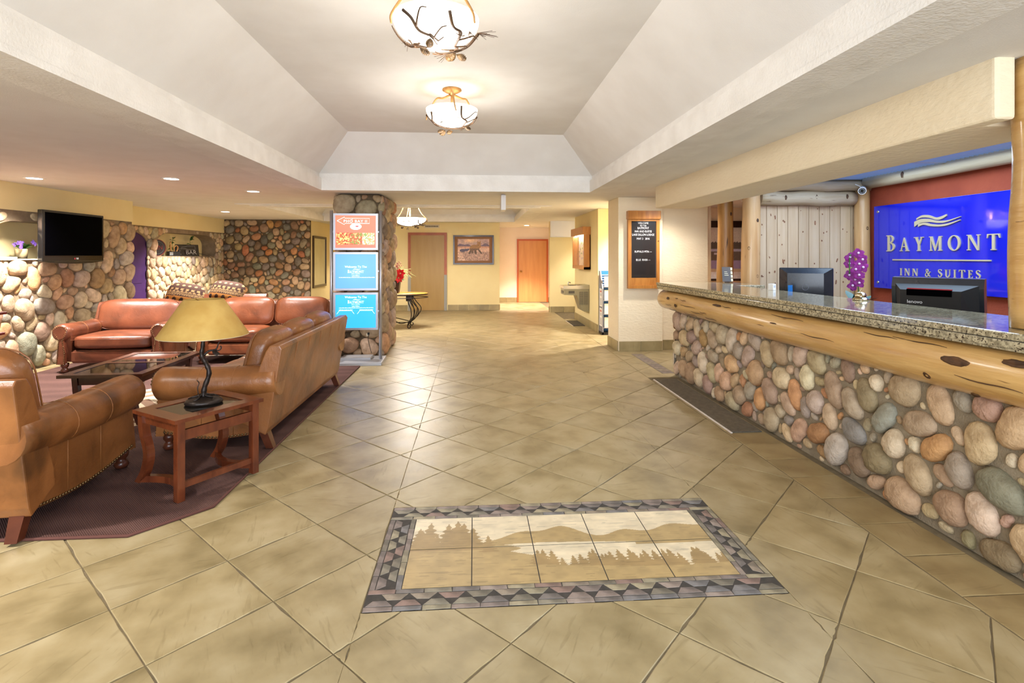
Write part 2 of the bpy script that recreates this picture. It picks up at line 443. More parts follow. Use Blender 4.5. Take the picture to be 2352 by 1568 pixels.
rng = random.Random(7)
def tile_mb(mb, poly, top, depth, bev=.004, jit=0.0, nsub=1):
    """bevelled prism with slightly chipped edges, in place"""
    if area(poly) < 0: poly = poly[::-1]
    cx = sum(p[0] for p in poly)/len(poly); cy = sum(p[1] for p in poly)/len(poly)
    pts = []
    for i in range(len(poly)):
        p, q = poly[i], poly[(i+1) % len(poly)]
        for k in range(nsub):
            t = k/nsub; x = p[0]+(q[0]-p[0])*t; y = p[1]+(q[1]-p[1])*t
            if jit and k:
                d = jit*rng.random()**3
                L_ = math.hypot(cx-x, cy-y); x += (cx-x)/L_*d; y += (cy-y)/L_*d
            pts.append((x, y))
    n = len(pts); ins = []
    for x, y in pts:
        L_ = max(1e-4, math.hypot(cx-x, cy-y)); k = min(.4, bev*1.3/L_); ins.append((x+(cx-x)*k, y+(cy-y)*k))
    vv = [(x, y, top-depth) for x, y in pts]+[(x, y, top-bev*.7) for x, y in pts]+[(x, y, top) for x, y in ins]
    fs = [tuple(range(2*n, 3*n))]
    for r in range(2):
        fs += [(r*n+i, r*n+(i+1) % n, (r+1)*n+(i+1) % n, (r+1)*n+i) for i in range(n)]
    mb.add(vv, fs); return cx, cy

def struct(name, mb, m, label, cat, parent=None):
    o = mb.build(name, m, parent, fix=True)
    return tag(o, label, cat, None, 'structure')

# ------------------------------------------------------------------ floor
floor = struct('floor', MB().box(-7, 5.2, -2.7, 17, -.12, -.004), M['grout'], 'olive beige slate tile floor laid on the diagonal', 'floor')
PHI, TS, TA, TB = .798277, .47583*.96, .30806, -.19378
MOS = (-.455, 1.345, 2.19, 3.085)
RUG = [(-5.35, 2.86), (-1.77, 2.86), (-1.49, 3.16), (-1.49, 7.06), (-2.0, 7.06), (-2.0, 7.92), (-5.35, 7.92)]
e1 = (cos(PHI), sin(PHI)); e2 = (-sin(PHI), cos(PHI)); GAP = .0035
def grid_pt(i, j):
    u, v = i*TS, j*TS; return (u*e1[0]+v*e2[0], u*e1[1]+v*e2[1])
def in_frame(x, y):
    d = x*sin(YAW)+y*cos(YAW); c = x*cos(YAW)-y*sin(YAW)
    if d < .8: return False
    px = 1176+F_PX*c/d; py = HORIZON+F_PX*EYE/d
    return -120 < px < 2470 and py < 1700
STRIP = (2.31, 2.47, 6.4, 7.7)
cells = []
for i in range(-14, 40):
    for j in range(-30, 40):
        c = [grid_pt(i+TA+a, j+TB+b) for a, b in ((0, 0), (1, 0), (1, 1), (0, 1))]
        mx_, my_ = sum(p[0] for p in c)/4, sum(p[1] for p in c)/4
        if not (-6.5 < mx_ < 4.2 and .1 < my_ < 16.9): continue
        if all(-5.3 < p[0] < -1.55 and 2.95 < p[1] < 7.75 and not (p[0] > -1.82 and p[1] < 3.25) for p in c): continue
        c = [(p[0]+(mx_-p[0])*GAP/TS*1.4, p[1]+(my_-p[1])*GAP/TS*1.4) for p in c]
        pieces = []
        a = clip_rect(c, -6.08, 2.055, .2, 16.64)
        if len(a) > 2: pieces += minus_rect(a, MOS[0]-.004, MOS[1]+.004, MOS[2]-.004, MOS[3]+.004)
        b = clip_rect(c, 2.062, 3.6, 6.2, 12.1)
        if len(b) > 2: pieces += minus_rect(b, STRIP[0]-.003, STRIP[1]+.003, STRIP[2]-.003, STRIP[3]+.003)
        pieces = [p for p in pieces if abs(area(p)) > 4e-4]
        if pieces: cells.append((not in_frame(mx_, my_), math.hypot(mx_, my_), mx_, my_, pieces))
cells.sort(key=lambda c: c[:2])
rest = MB()
for k, (_, dist, mx_, my_, pieces) in enumerate(cells):
    if k < 296:
        mb = MB()
        for p in pieces:
            tile_mb(mb, [(q[0]-mx_, q[1]-my_) for q in p], 0, .012, .0025, .006 if dist < 6 else 0, 6 if dist < 6 else 1)
        o = link_obj('floor_tile', mb.mesh('floor_tile'), floor, M['tile']); o.location = (mx_, my_, 0)
    else:
        for p in pieces: tile_mb(rest, p, 0, .012, .0025)
o = link_obj('tile_field', rest.mesh('tile_field'), floor, M['tile']); o['kind'] = 'stuff'; o['label'] = 'distant diagonal slate tiles'
# straight border course along the desk
y = 1.35
while y < 6.2:
    mb = MB(); tile_mb(mb, [(-.158, -.15), (.158, -.15), (.158, .15), (-.158, .15)], 0, .012, .0025, .004, 6)
    o = link_obj('border_tile', mb.mesh('border_tile'), floor, M['tile_edge']); o.location = (2.222, y, 0); y += .305

# ------------------------------------------------------------------ floor mosaic
MC = ((MOS[0]+MOS[1])/2, (MOS[2]+MOS[3])/2); MW, MH = MOS[1]-MOS[0], MOS[3]-MOS[2]
mos = thing('floor_mosaic', 'rectangular floor mosaic of mountain lake scene framed in broken slate pieces', 'mosaic', (MC[0], MC[1], 0))
M['mos_bed'] = mat('mosaic_grout', (74, 68, 62), (58, 54, 50), 30, .8)
MB().box(-MW/2, MW/2, -MH/2, MH/2, -.012, -.0012).build('mosaic_bed', M['mos_bed'], mos)
M['scene'] = paint_mat('etched_scene_tile', .42)
def trees(u, v, base, seed, n, hmin, hmax, u0, u1):
    r = random.Random(seed); m = np.zeros_like(u, bool)
    for _ in range(n):
        x = r.uniform(u0, u1); h = r.uniform(hmin, hmax); b = base(x)-.02; w_ = h*.09
        t = (v-b)/h
        tier = (1-t)*(1+.35*np.sin(t*38))*1.25
        m |= (t > 0) & (t < 1) & (np.abs(u-x) < w_*np.clip(tier, 0, 2)+.0012)
    return m
def scene(u, v):
    sky = np.array((220, 205, 174.)); tan = np.array((176, 151, 104.)); mid = np.array((160, 134, 90.))
    out = np.ones(u.shape+(3,))*sky
    n = fbm(u*2.2, v*1.2, 9, 5)
    ridge = .62+.17*np.exp(-((u-.5)/.07)**2)+.08*np.exp(-((u-.36)/.09)**2)+.14*np.exp(-((u-.95)/.16)**2)+.04*np.exp(-((u-.72)/.06)**2)+.02*np.sin(u*37)
    ridge = ridge-.22*np.exp(-((u-.13)/.11)**2)
    out[v < ridge] = tan
    lk_hi = .5+.035*np.sin(u*6-1)+.02*(u-.5); lk_lo = .20+.05*np.sin(u*5+.5)
    lake = (v < lk_hi) & (v > lk_lo) & (u > .3+.06*np.sin(v*30))
    spit = (u > .74) & (np.abs(v-.485-.03*(u-.8)) < .022)
    out[lake & ~spit] = sky
    left = (u < .40) & (v < .54-.9*np.clip(u-.2, 0, 1))
    out[left] = tan
    t1 = trees(u, v, lambda x: .20+.05*math.sin(x*5+.5), 3, 52, .08, .26, .40, 1.0)
    t2 = trees(u, v, lambda x: .50-.9*max(0, x-.2), 9, 12, .22, .48, .02, .28)
    out[t1 | t2] = mid
    low = (v < lk_lo) & (u > .36); out[low] = tan
    out *= (.90+.2*n)[..., None]
    st = vnoise(u*1.5, v*9, 12, 8); out *= (1-.10*(st > .78))[..., None]
    return out
IW, IH, nx, ny = 1.52, .615, 5, 2
tw, th = IW/nx, IH/ny
for a in range(nx):
    for b in range(ny):
        fn = lambda u, v, a=a, b=b: scene((a+u)/nx, (b+v)/ny)
        o = paint_panel('scene_tile', tw-.005, th-.007, 76, 76, fn, M['scene'], mos, .008)
        o.rotation_euler = (-pi/2, 0, 0); o.location = (-IW/2+(a+.5)*tw, -IH/2+(b+.5)*th, .0005)
M['slate'] = mat('slate_chip', (255, 255, 255), (190, 190, 190), 14, .55, bump=.4, bscale=60, bdist=.004, objcolor=True)
SL = [(140, 126, 118), (150, 134, 124), (156, 142, 124), (146, 138, 120), (160, 150, 124), (126, 118, 112), (132, 128, 126), (164, 148, 136), (130, 122, 106), (150, 124, 112), (170, 158, 130)]
def chip(poly):
    mb = MB(); cx = sum(p[0] for p in poly)/len(poly); cy = sum(p[1] for p in poly)/len(poly)
    q = [(p[0]-cx+rng.uniform(-.002, .002), p[1]-cy+rng.uniform(-.002, .002)) for p in poly]
    tile_mb(mb, q, .0008+rng.uniform(-.0004, .0004), .009, .0015)
    o = link_obj('slate_chip', mb.mesh('slate_chip'), mos, M['slate']); o.location = (cx, cy, 0)
    o.color = lin(rng.choice(SL)) + (1,)
BW = (MW-IW)/2; BH = (MH-IH)/2
def band(p0, d, n_, nrm, width, count):
    """three courses across: thin rects, alternating trapezoids, thin rects"""
    L_ = math.hypot(*n_) if False else None
    step = d/count; g = .003
    def P(s, t): return (p0[0]+n_[0]*s+nrm[0]*t, p0[1]+n_[1]*s+nrm[1]*t)
    t0, t1, t2, t3 = 0, width*.2, width*.8, width
    off = step*.37
    for k in range(count):
        s0, s1 = k*step, (k+1)*step
        chip([P(s0+g/2, t0+g/2), P(s1-g/2, t0+g/2), P(s1-g/2, t1-g/2), P(s0+g/2, t1-g/2)])
        chip([P(s0+g/2, t2+g/2), P(s1-g/2, t2+g/2), P(s1-g/2, t3-g/2), P(s0+g/2, t3-g/2)])
        m = (t1+t2)/2
        # trapezoid standing on t1 and one hanging from t2
        chip([P(s0+.004, t1+g), P(s1-.004, t1+g), P(s1-step*.27, m-g/2), P(s0+step*.27, m-g/2)])
        h0 = max(0, s0-step*.5)
        a, b = s0-step*.5, s1-step*.5
        if k > 0: chip([P(a+step*.27, m+g/2), P(b-step*.27, m+g/2), P(b-.004, t2-g), P(a+.004, t2-g)])
band((-MW/2, -MH/2), MW, (1, 0), (0, 1), BH, 15)
band((-MW/2, MH/2), MW, (1, 0), (0, -1), BH, 15)
band((-MW/2, -MH/2+BH), MH-2*BH, (0, 1), (1, 0), BW, 6)
band((MW/2, -MH/2+BH), MH-2*BH, (0, 1), (-1, 0), BW, 6)
# brown threshold strip beyond the desk end
ts = thing('threshold_strip', 'narrow brown slate strip set into floor beside the desk end', 'floor strip', (2.39, 7.05, 0))
for k in range(9):
    mb = MB(); tile_mb(mb, [(-.077, -.069), (.077, -.069), (.077, .069), (-.077, .069)], .0005, .012, .002)
    o = link_obj('slate_piece', mb.mesh('slate_piece'), ts, M['slate']); o.location = (0, -.58+k*.145, 0); o.color = lin(SL[(k*5) % 3]) + (1,)

# ------------------------------------------------------------------ walls
CZ = 2.34
def plate_x(mb, x0, x1, y0, y1, z0, z1, holes=()):
    """wall slab across X with openings (hy0,hy1,hz0,hz1,cy,cz chamfer)"""
    ys = y0
    for hy0, hy1, hz0, hz1, cy, cz in sorted(holes):
        mb.box(x0, x1, ys, hy0, z0, z1)
        if hz0 > z0: mb.box(x0, x1, hy0, hy1, z0, hz0)
        if hz1 < z1: mb.box(x0, x1, hy0, hy1, hz1, z1)
        if cy:
            for k in range(5):  # rounded haunches
                pass
            A = [(hy0+cy*(1-sin(pi/2*t/6)), hz1-cz*(1-cos(pi/2*t/6))) for t in range(7)]
            mb.prism(A+[(hy0, hz1)], 'x', x0, x1)
            A = [(hy1-cy*(1-sin(pi/2*t/6)), hz1-cz*(1-cos(pi/2*t/6))) for t in range(7)]
            mb.prism(A+[(hy1, hz1)], 'x', x0, x1)
        ys = hy1
    mb.box(x0, x1, ys, y1, z0, z1)
    return mb
STZ = 2.005
# TV wall
N1 = (6.5, 8.5, 1.41, 1.88, .5, .30)
wl = struct('wall_left', plate_x(MB(), -5.9, -5.6, -2.7, 9.17, STZ, CZ), M['wall'], 'lounge wall of river stones with a plaster band above', 'wall')
plate_x(MB(), -5.9, -5.615, -2.7, 9.17, 0, STZ, [N1]).build('mortar_bed', M['mortar_tv'], wl)
MB().box(-6.05, -5.9, -2.7, 9.17, 0, CZ).build('niche_back', M['wall'], wl)
MB().box(-5.9, -5.585, N1[0], N1[1], 1.395, 1.41).build('niche_sill', M['wall2'], wl)
# niche wall with archway
N2 = (10.7, 13.02, 1.445, 1.92, .55, .22); DR = (9.28, 10.42, 0, 1.90, .55, .25)
wn = struct('wall_lounge', plate_x(MB(), -6.4, -6.07, 9.17, 13.42, STZ, CZ), M['wall'], 'set-back lounge wall of river stones with shelf niche and arched doorway', 'wall')
plate_x(MB(), -6.4, -6.095, 9.17, 13.42, 0, STZ, [N2, DR]).build('mortar_bed', M['mortar_tv'], wn)
MB().box(-6.6, -6.4, 9.17, 13.42, 0, CZ).build('niche_back', M['wall'], wn)
M['purple'] = mat('purple_door_paint', (70, 40, 92), (58, 32, 84), 6, .4)
dp = tag(MB().box(-6.18, -6.115, DR[0], DR[1], 0, DR[3]).build('door_3', M['purple']), 'dark purple door in the arched stone doorway', 'door', None, 'structure')
mb = MB()
for z0, z1 in ((.15, .8), (.95, 1.6)):
    mb.box(-6.118, -6.108, DR[0]+.15, DR[1]-.15, z0, z1)
mb.build('door_panel', M['purple'], dp)
M['brass'] = mat('brass', (190, 150, 84), rough=.25, metal=1)
MB().sphere((-6.085, DR[0]+.2, 1.0), .03).build('door_knob', M['brass'], dp)
# back stone wall
wb = struct('wall_lounge_back', MB().box(-6.6, -4.06, 13.42, 13.6, 0, CZ), M['mortar_dark'], 'rear lounge wall of multicoloured river stones in dark mortar', 'wall')
struct('wall_hall_left', MB().box(-4.3, -4.06, 13.6, 16.8, 0, CZ), M['wall'], 'narrow yellow wall beside rear stone wall holding tall frame', 'wall')
struct('wall_hall_end', MB().box(-4.3, -2.1, 16.65, 16.8, 0, CZ), M['wall'], 'yellow wall closing the hidden side hall', 'wall')
struct('wall_far', MB().box(-2.3, .68, 14.25, 14.45, 0, CZ), M['wall'], 'yellow far wall with brown door and bear picture', 'wall')
struct('wall_hall_right', MB().box(-2.3, -2.1, 14.45, 16.8, 0, CZ), M['wall'], 'yellow wall of the hidden side hall', 'wall')
struct('wall_alcove_left', MB().box(.5, .68, 14.45, 16.65, 0, CZ), M['wall2'], 'left side wall of the peach lit alcove', 'wall')
M['peach'] = mat('peach_plaster', (246, 230, 214), (242, 224, 206), 2, .85, bump=.2, bscale=60, bdist=.005, world=True)
struct('wall_alcove_back', MB().box(.5, 2.6, 16.65, 16.8, 0, CZ), M['peach'], 'peach back wall of the alcove around the orange door', 'wall')
struct('wall_alcove_right', MB().box(2.45, 2.6, 13.7, 16.65, 0, CZ), M['wall2'], 'right side wall of the peach lit alcove', 'wall')
struct('wall_right_far', MB().box(1.94, 3.2, 13.57, 13.7, 0, CZ), M['wall'], 'short yellow wall between alcove and drinking fountain', 'wall')
struct('trim_1', MB().box(1.94, 3.0, 13.42, 13.57, 1.93, CZ), M['white'], 'white boxed bulkhead above short yellow wall', 'bulkhead')
struct('wall_recess', MB().box(3.0, 3.2, 12.2, 13.57, 0, CZ), M['wall2'], 'recess wall behind the fountain wall', 'wall')
struct('wall_fountain', MB().box(2.33, 3.6, 9.9, 12.2, 0, CZ, .006), M['wall'], 'yellow wall carrying drinking fountain and lit wooden case', 'wall')
struct('wall_pillar', MB().box(2.18, 2.87, 7.93, 8.55, 0, CZ, .012), M['wall2'], 'cream plaster pillar carrying the letter board', 'pillar')
struct('wall_right_mid', MB().box(2.87, 3.62, 8.03, 8.2, 0, CZ), M['wall2'], 'cream plaster wall right of letter board pillar', 'wall')
struct('wall_side_passage', MB().box(3.6, 3.75, 8.2, 12.2, 0, CZ), M['wall2'], 'cream wall of the side passage behind pillar', 'wall')
struct('wall_poster', MB().box(3.75, 5.2, 9.5, 9.65, 0, 2.5), M['wall2'], 'cream wall behind reception carrying the lake poster', 'wall')
struct('wall_reception', MB().box(5.0, 5.2, .2, 9.5, 0, 2.5), M['rust'], 'rust red plaster wall behind the reception desk', 'wall')
struct('wall_reception_near', MB().box(2.4, 5.2, .05, .2, 0, 2.5), M['wall2'], 'cream wall closing the near end of reception', 'wall')
struct('wall_right', MB().box(2.4, 2.6, -2.7, .05, 0, CZ), M['wall2'], 'cream wall beside the entrance', 'wall')
# glazed entrance behind the camera
we = struct('wall_entrance', MB().box(-5.6, -3.4, -2.85, -2.7, 0, CZ).box(2.2, 2.6, -2.85, -2.7, 0, CZ).box(-3.4, 2.2, -2.85, -2.7, 2.25, CZ), M['wall2'], 'cream entrance wall around the glazed front', 'wall')
M['bronze'] = mat('bronze_frame', (60, 50, 42), rough=.4, metal=.6)
wd = tag(thing('window_1', 'bronze framed glazed entrance front', 'window', (-.6, -2.78, 0)), kind='structure')
for x in (-2.8, -1.4, 0, 1.4, 2.8): MB().box(x-.04, x+.04, -.05, .05, 0, 2.25).build('mullion', M['bronze'], wd)
MB().box(-2.8, 2.8, -.05, .05, 0, .12).build('sill', M['bronze'], wd)

def bevelled(mb, off, seg=3):
    bm = bmesh.new(); me = mb.mesh('tmp'); bm.from_mesh(me); bpy.data.meshes.remove(me)
    bmesh.ops.remove_doubles(bm, verts=bm.verts, dist=1e-6); bmesh.ops.recalc_face_normals(bm, faces=bm.faces)
    bmesh.ops.bevel(bm, geom=list(bm.edges), offset=off, segments=seg, profile=.6, affect='EDGES'); return MB().bm(bm)
# plaster header over the desk
hd = struct('trim_2', bevelled(MB().prism([(2.35, 6.77), (2.35, 2.24), (2.45, 2.24), (2.45, 2.37), (2.92, 2.37), (2.92, 6.77)], 'z', 2.062, CZ+.02), .02), M['wall2'], 'long cream plaster header beam above the reception desk', 'header beam')

# ------------------------------------------------------------------ ceiling with two trays
T1 = (-2.0, 1.57, -.6, 7.15); T2 = (-3.72, 1.02, 9.75, 13.5); RC = (2.92, 5.0, .2, 6.5)
grow = lambda r, d: (r[0]-d, r[1]+d, r[2]-d, r[3]+d)
mb = MB()
def slab_minus(mb, x0, x1, y0, y1, z0, z1, holes):
    xs = sorted({x0, x1, *[h[0] for h in holes], *[h[1] for h in holes]}); ys = sorted({y0, y1, *[h[2] for h in holes], *[h[3] for h in holes]})
    for a in range(len(xs)-1):
        run = None
        for b in range(len(ys)-1):
            cx, cy = (xs[a]+xs[a+1])/2, (ys[b]+ys[b+1])/2
            if any(h[0] < cx < h[1] and h[2] < cy < h[3] for h in holes):
                if run is not None: mb.box(xs[a], xs[a+1], run, ys[b], z0, z1); run = None
            elif run is None: run = ys[b]
        if run is not None: mb.box(xs[a], xs[a+1], run, y1, z0, z1)
slab_minus(mb, -6.6, 5.2, -2.85, 16.8, CZ, CZ+.16, [grow(T1, .06), grow(T2, .06), RC])
ceil = struct('ceiling', mb, M['ceiling'], 'off-white textured ceiling with two raised trays', 'ceiling')
def rect_band(mb, a, za, b, zb):
    va = [(a[0], a[2], za), (a[1], a[2], za), (a[1], a[3], za), (a[0], a[3], za)]
    vb = [(b[0], b[2], zb), (b[1], b[2], zb), (b[1], b[3], zb), (b[0], b[3], zb)]
    mb.add(va+vb, [(i, 4+i, 4+(i+1) % 4, (i+1) % 4) for i in range(4)])
grow = lambda r, d: (r[0]-d, r[1]+d, r[2]-d, r[3]+d)
def tray(T, ztop, inset, fz, out, lip, lw=.36):
    m1 = MB()   # trim: dropped lip, fascia, set-back second step
    slab_minus(m1, *grow(T, lw), CZ-lip*.5, CZ+.008, [grow(T, lw*.5-.01)])
    slab_minus(m1, *grow(T, lw*.5), CZ-lip, CZ+.01, [grow(T, .0)])
    rect_band(m1, T, CZ+.0095, T, fz); rect_band(m1, T, fz, grow(T, out), fz+.004); rect_band(m1, grow(T, out), fz+.004, grow(T, out), fz+.065)
    m1.build('tray_trim', M['ceil_trim'], ceil)
    m2 = MB(); A = grow(T, out); B_ = grow(A, -inset)
    rect_band(m2, A, fz+.065, B_, ztop)
    m2.add([(B_[0], B_[2], ztop), (B_[1], B_[2], ztop), (B_[1], B_[3], ztop), (B_[0], B_[3], ztop)], [(0, 1, 2, 3)])
    m2.build('tray_vault', M['ceiling'], ceil)
    MB().box(A[0]-.05, A[1]+.05, A[2]-.05, A[3]+.05, ztop+.03, ztop+.06).build('tray_deck', M['ceiling'], ceil)
tray(T1, 2.985, .48, 2.47, .04, .03)
tray(T2, 2.62, .12, 2.44, .05, .025)
MB().box(RC[0]-.02, RC[1]+.1, RC[2], 9.5, 2.47, 2.52).build('reception_ceiling', M['white'], ceil)

# ------------------------------------------------------------------ tile baseboards
def baseboard(name, label, segs, h=.15):
    """segs: (x0,y0,x1,y1,nx,ny) wall line and outward normal"""
    root = thing(name, label, 'baseboard'); root['kind'] = 'structure'
    for x0, y0, x1, y1, nx_, ny_ in segs:
        L_ = math.hypot(x1-x0, y1-y0); n = max(1, round(L_/.305)); ang = math.atan2(y1-y0, x1-x0)
        for k in range(n):
            a = (k+.5)/n; wd_ = L_/n-.004
            mb = MB().box(-wd_/2, wd_/2, -.006, .006, 0, h, .002)
            o = mb.build('baseboard_tile', M['base_tile'], root)
            o.location = (x0+(x1-x0)*a+nx_*.008, y0+(y1-y0)*a+ny_*.008, 0.001); o.rotation_euler = (0, 0, ang)
baseboard('baseboard_far', 'olive tile baseboard along the far yellow wall', [(-2.3, 14.25, -1.76, 14.25, 0, -1), (-.70, 14.25, .68, 14.25, 0, -1)])
baseboard('baseboard_alcove', 'tile baseboard around the peach alcove', [(.68, 16.65, 1.34, 16.65, 0, -1), (.68, 14.3, .68, 16.62, 1, 0), (2.33, 16.65, 2.44, 16.65, 0, -1)])
baseboard('baseboard_right_far', 'tile baseboard under the boxed bulkhead', [(1.95, 13.57, 2.99, 13.57, 0, -1), (1.94, 13.58, 1.94, 13.7, -1, 0)])
baseboard('baseboard_fountain', 'tile baseboard under the drinking fountain wall', [(2.33, 9.91, 2.33, 12.19, -1, 0), (2.34, 9.9, 3.58, 9.9, 0, -1)])
baseboard('baseboard_pillar', 'tile baseboard around letter board pillar', [(2.18, 7.94, 2.18, 8.54, -1, 0), (2.19, 7.93, 2.86, 7.93, 0, -1), (2.89, 8.03, 3.6, 8.03, 0, -1)])

# ------------------------------------------------------------------ river stones
def stone_field(W, H_, mask, rmin, rmax, seed, cover=.93, asp=(1.0, 2.0), power=1.6, limit=300, gap=.006, K=18, grow_=1.28, vert=0.0):
    """packed pebbles in a W x H_ panel: list of (centre, outline radii points)"""
    r = np.random.default_rng(seed)
    C = np.zeros((0, 2)); A = np.zeros(0); B_ = np.zeros(0); TH = np.zeros(0)
    tries = 0; size = rmax
    for lvl in np.linspace(0, 1, 26):
        size = rmax*(rmin/rmax)**(lvl**power)
        for _ in range(420):
            c = r.random(2)*np.array([W, H_]); a = size*r.uniform(.88, 1.15); k = r.uniform(*asp)
            bb = a/math.sqrt(k); aa = a*math.sqrt(k)**.8; th = r.uniform(0, pi) if r.random() > vert else pi/2+r.normal()*.35
            if not mask(c[None, :])[0]: continue
            e = np.array([(aa*cos(th)*cos(q)-bb*sin(th)*sin(q), aa*sin(th)*cos(q)+bb*cos(th)*sin(q)) for q in np.linspace(0, 2*pi, 9)[:-1]])
            if not mask(c+e*.86).all(): continue
            if len(C):
                d = c-C; D = np.hypot(d[:, 0], d[:, 1])+1e-9; ang = np.arctan2(d[:, 1], d[:, 0])
                r1 = A*B_/np.sqrt((B_*np.cos(ang-TH))**2+(A*np.sin(ang-TH))**2)
                r2 = aa*bb/np.sqrt((bb*np.cos(ang-th))**2+(aa*np.sin(ang-th))**2)
                if (D < (r1+r2)*cover).any(): continue
            C = np.vstack([C, c]); A = np.append(A, aa); B_ = np.append(B_, bb); TH = np.append(TH, th)
            if len(C) >= limit: break
        if len(C) >= limit: break
    n = len(C); ang = np.linspace(0, 2*pi, K, endpoint=False); R = 22
    ell = (A*B_)[:, None]/np.sqrt((B_[:, None]*np.cos(ang-TH[:, None]))**2+(A[:, None]*np.sin(ang-TH[:, None]))**2)
    fr = np.linspace(.35, grow_, R)
    rad = np.zeros((n, K))
    ct, st = np.cos(TH), np.sin(TH)
    for i in range(n):
        rr = ell[i][:, None]*fr[None]
        px = C[i, 0]+rr*np.cos(ang)[:, None]; py = C[i, 1]+rr*np.sin(ang)[:, None]
        near = np.where(np.hypot(C[:, 0]-C[i, 0], C[:, 1]-C[i, 1]) < (A[i]+A)*1.6)[0]; near = near[near != i]
        ok = mask(np.stack([px.ravel(), py.ravel()], 1)).reshape(px.shape)
        if len(near):
            dx = px[..., None]-C[near, 0]; dy = py[..., None]-C[near, 1]
            u = (dx*ct[near]+dy*st[near])/A[near]; v = (-dx*st[near]+dy*ct[near])/B_[near]
            ok &= fr[None] < np.sqrt(u*u+v*v).min(-1)
        ok = np.logical_and.accumulate(ok, 1); cnt = ok.sum(1)
        rad[i] = ell[i]*np.where(cnt > 0, fr[np.maximum(cnt-1, 0)], .33)
    rad = np.maximum(rad-gap, .3*ell)
    for _ in range(2): rad = .5*rad+.25*(np.roll(rad, 1, 1)+np.roll(rad, -1, 1))
    rad *= 1+.035*r.normal(size=rad.shape)
    rad = .6*rad+.2*(np.roll(rad, 1, 1)+np.roll(rad, -1, 1))
    return [(C[i], np.stack([rad[i]*np.cos(ang), rad[i]*np.sin(ang)], 1), A[i], B_[i]) for i in range(n)]

def stone_mesh(outline, h, seed, rings=((.90, -.35), (1.0, .12), (.93, .52), (.74, .82), (.42, .97))):
    """dome over the outline: local x along wall, z up, bulging to -y"""
    r = np.random.default_rng(seed); K = len(outline); vv = []
    off = r.normal(size=2)*.04*np.abs(outline).max()
    for s, k in rings:
        for j in range(K):
            p = outline[j]*s+off*max(0, k)
            vv.append((p[0], -h*k*(1+.05*r.normal()), p[1]))
    vv.append((off[0], -h, off[1]))
    m = len(rings)
    fs = [(i*K+j, i*K+(j+1) % K, (i+1)*K+(j+1) % K, (i+1)*K+j) for i in range(m-1) for j in range(K)]
    fs += [((m-1)*K+j, (m-1)*K+(j+1) % K, m*K) for j in range(K)]
    me = bpy.data.meshes.new('stone'); me.from_pydata(vv, [], fs)
    me.polygons.foreach_set('use_smooth', [True]*len(fs)); me.update(); me.materials.append(M['stone']); return me

def lay_stones(parent, org, udir, W, H_, mask, palette, seed, rmin, rmax, hk=.62, hmax=.07, **kw):
    """org: lower left corner in world (seen from the room), udir: angle of the wall's along axis"""
    st = stone_field(W, H_, mask, rmin, rmax, seed, **kw); r = random.Random(seed); ca, sa = cos(udir), sin(udir)
    for k, (c, outl, a, b) in enumerate(st):
        h = min(hmax, b*hk*r.uniform(.8, 1.2))
        o = bpy.data.objects.new('stone', stone_mesh(outl, h, seed*1000+k)); COL.objects.link(o); o.parent = parent
        o.location = (org[0]+ca*c[0], org[1]+sa*c[0], org[2]+c[1]); o.rotation_euler = (0, 0, udir)
        base = r.choices([p for p, _ in palette], [w_ for _, w_ in palette])[0]; base = [.78*b_+.22*c_ for b_, c_ in zip(base, (206, 184, 154))]; f = r.uniform(.84, 1.10)
        o.color = lin([min(255, x*f+r.uniform(-6, 6)) for x in base]) + (1,)
    return len(st)
PAL_TV = [((226, 200, 166), 5), ((216, 182, 144), 4), ((206, 192, 178), 3), ((214, 164, 118), 2.2), ((194, 182, 168), 2), ((162, 156, 148), 1.3), ((232, 212, 184), 3), ((190, 156, 132), 1.4)]
PAL_NI = [((222, 196, 158), 5), ((212, 182, 142), 4), ((206, 192, 170), 3), ((208, 158, 112), 1.6), ((172, 166, 152), 1.5), ((216, 184, 156), 1.5)]
PAL_BK = [((188, 156, 114), 4), ((186, 132, 80), 3), ((142, 134, 118), 3), ((120, 116, 106), 2), ((202, 174, 136), 3), ((158, 118, 92), 1.5), ((186, 112, 66), .8)]
PAL_DK = [((226, 198, 158), 5), ((218, 182, 136), 4.5), ((204, 186, 164), 3), ((214, 158, 100), 2.2), ((142, 144, 128), 1.2), ((188, 176, 162), 1.5), ((206, 166, 140), 1.5), ((168, 144, 112), 1.4), ((234, 214, 184), 3)]
PAL_CO = [((202, 176, 148), 5), ((192, 162, 134), 4), ((178, 166, 152), 3), ((192, 146, 108), 1.6), ((156, 138, 122), 1.5)]

def hole_mask(W, H_, holes, edge=.0):
    def f(p):
        m = (p[:, 0] > -edge) & (p[:, 0] < W+edge) & (p[:, 1] > 0) & (p[:, 1] < H_)
        for y0, y1, z0, z1, cy, cz in holes:
            inx = (p[:, 0] > y0) & (p[:, 0] < y1)
            t = np.clip(np.minimum(p[:, 0]-y0, y1-p[:, 0])/max(cy, 1e-6), 0, 1)
            top = z1-cz*(1-np.sqrt(np.clip(1-(1-t)**2, 0, 1))) if cy else z1
            m &= ~(inx & (p[:, 1] > z0-.01) & (p[:, 1] < top+.01))
        return m
    return f
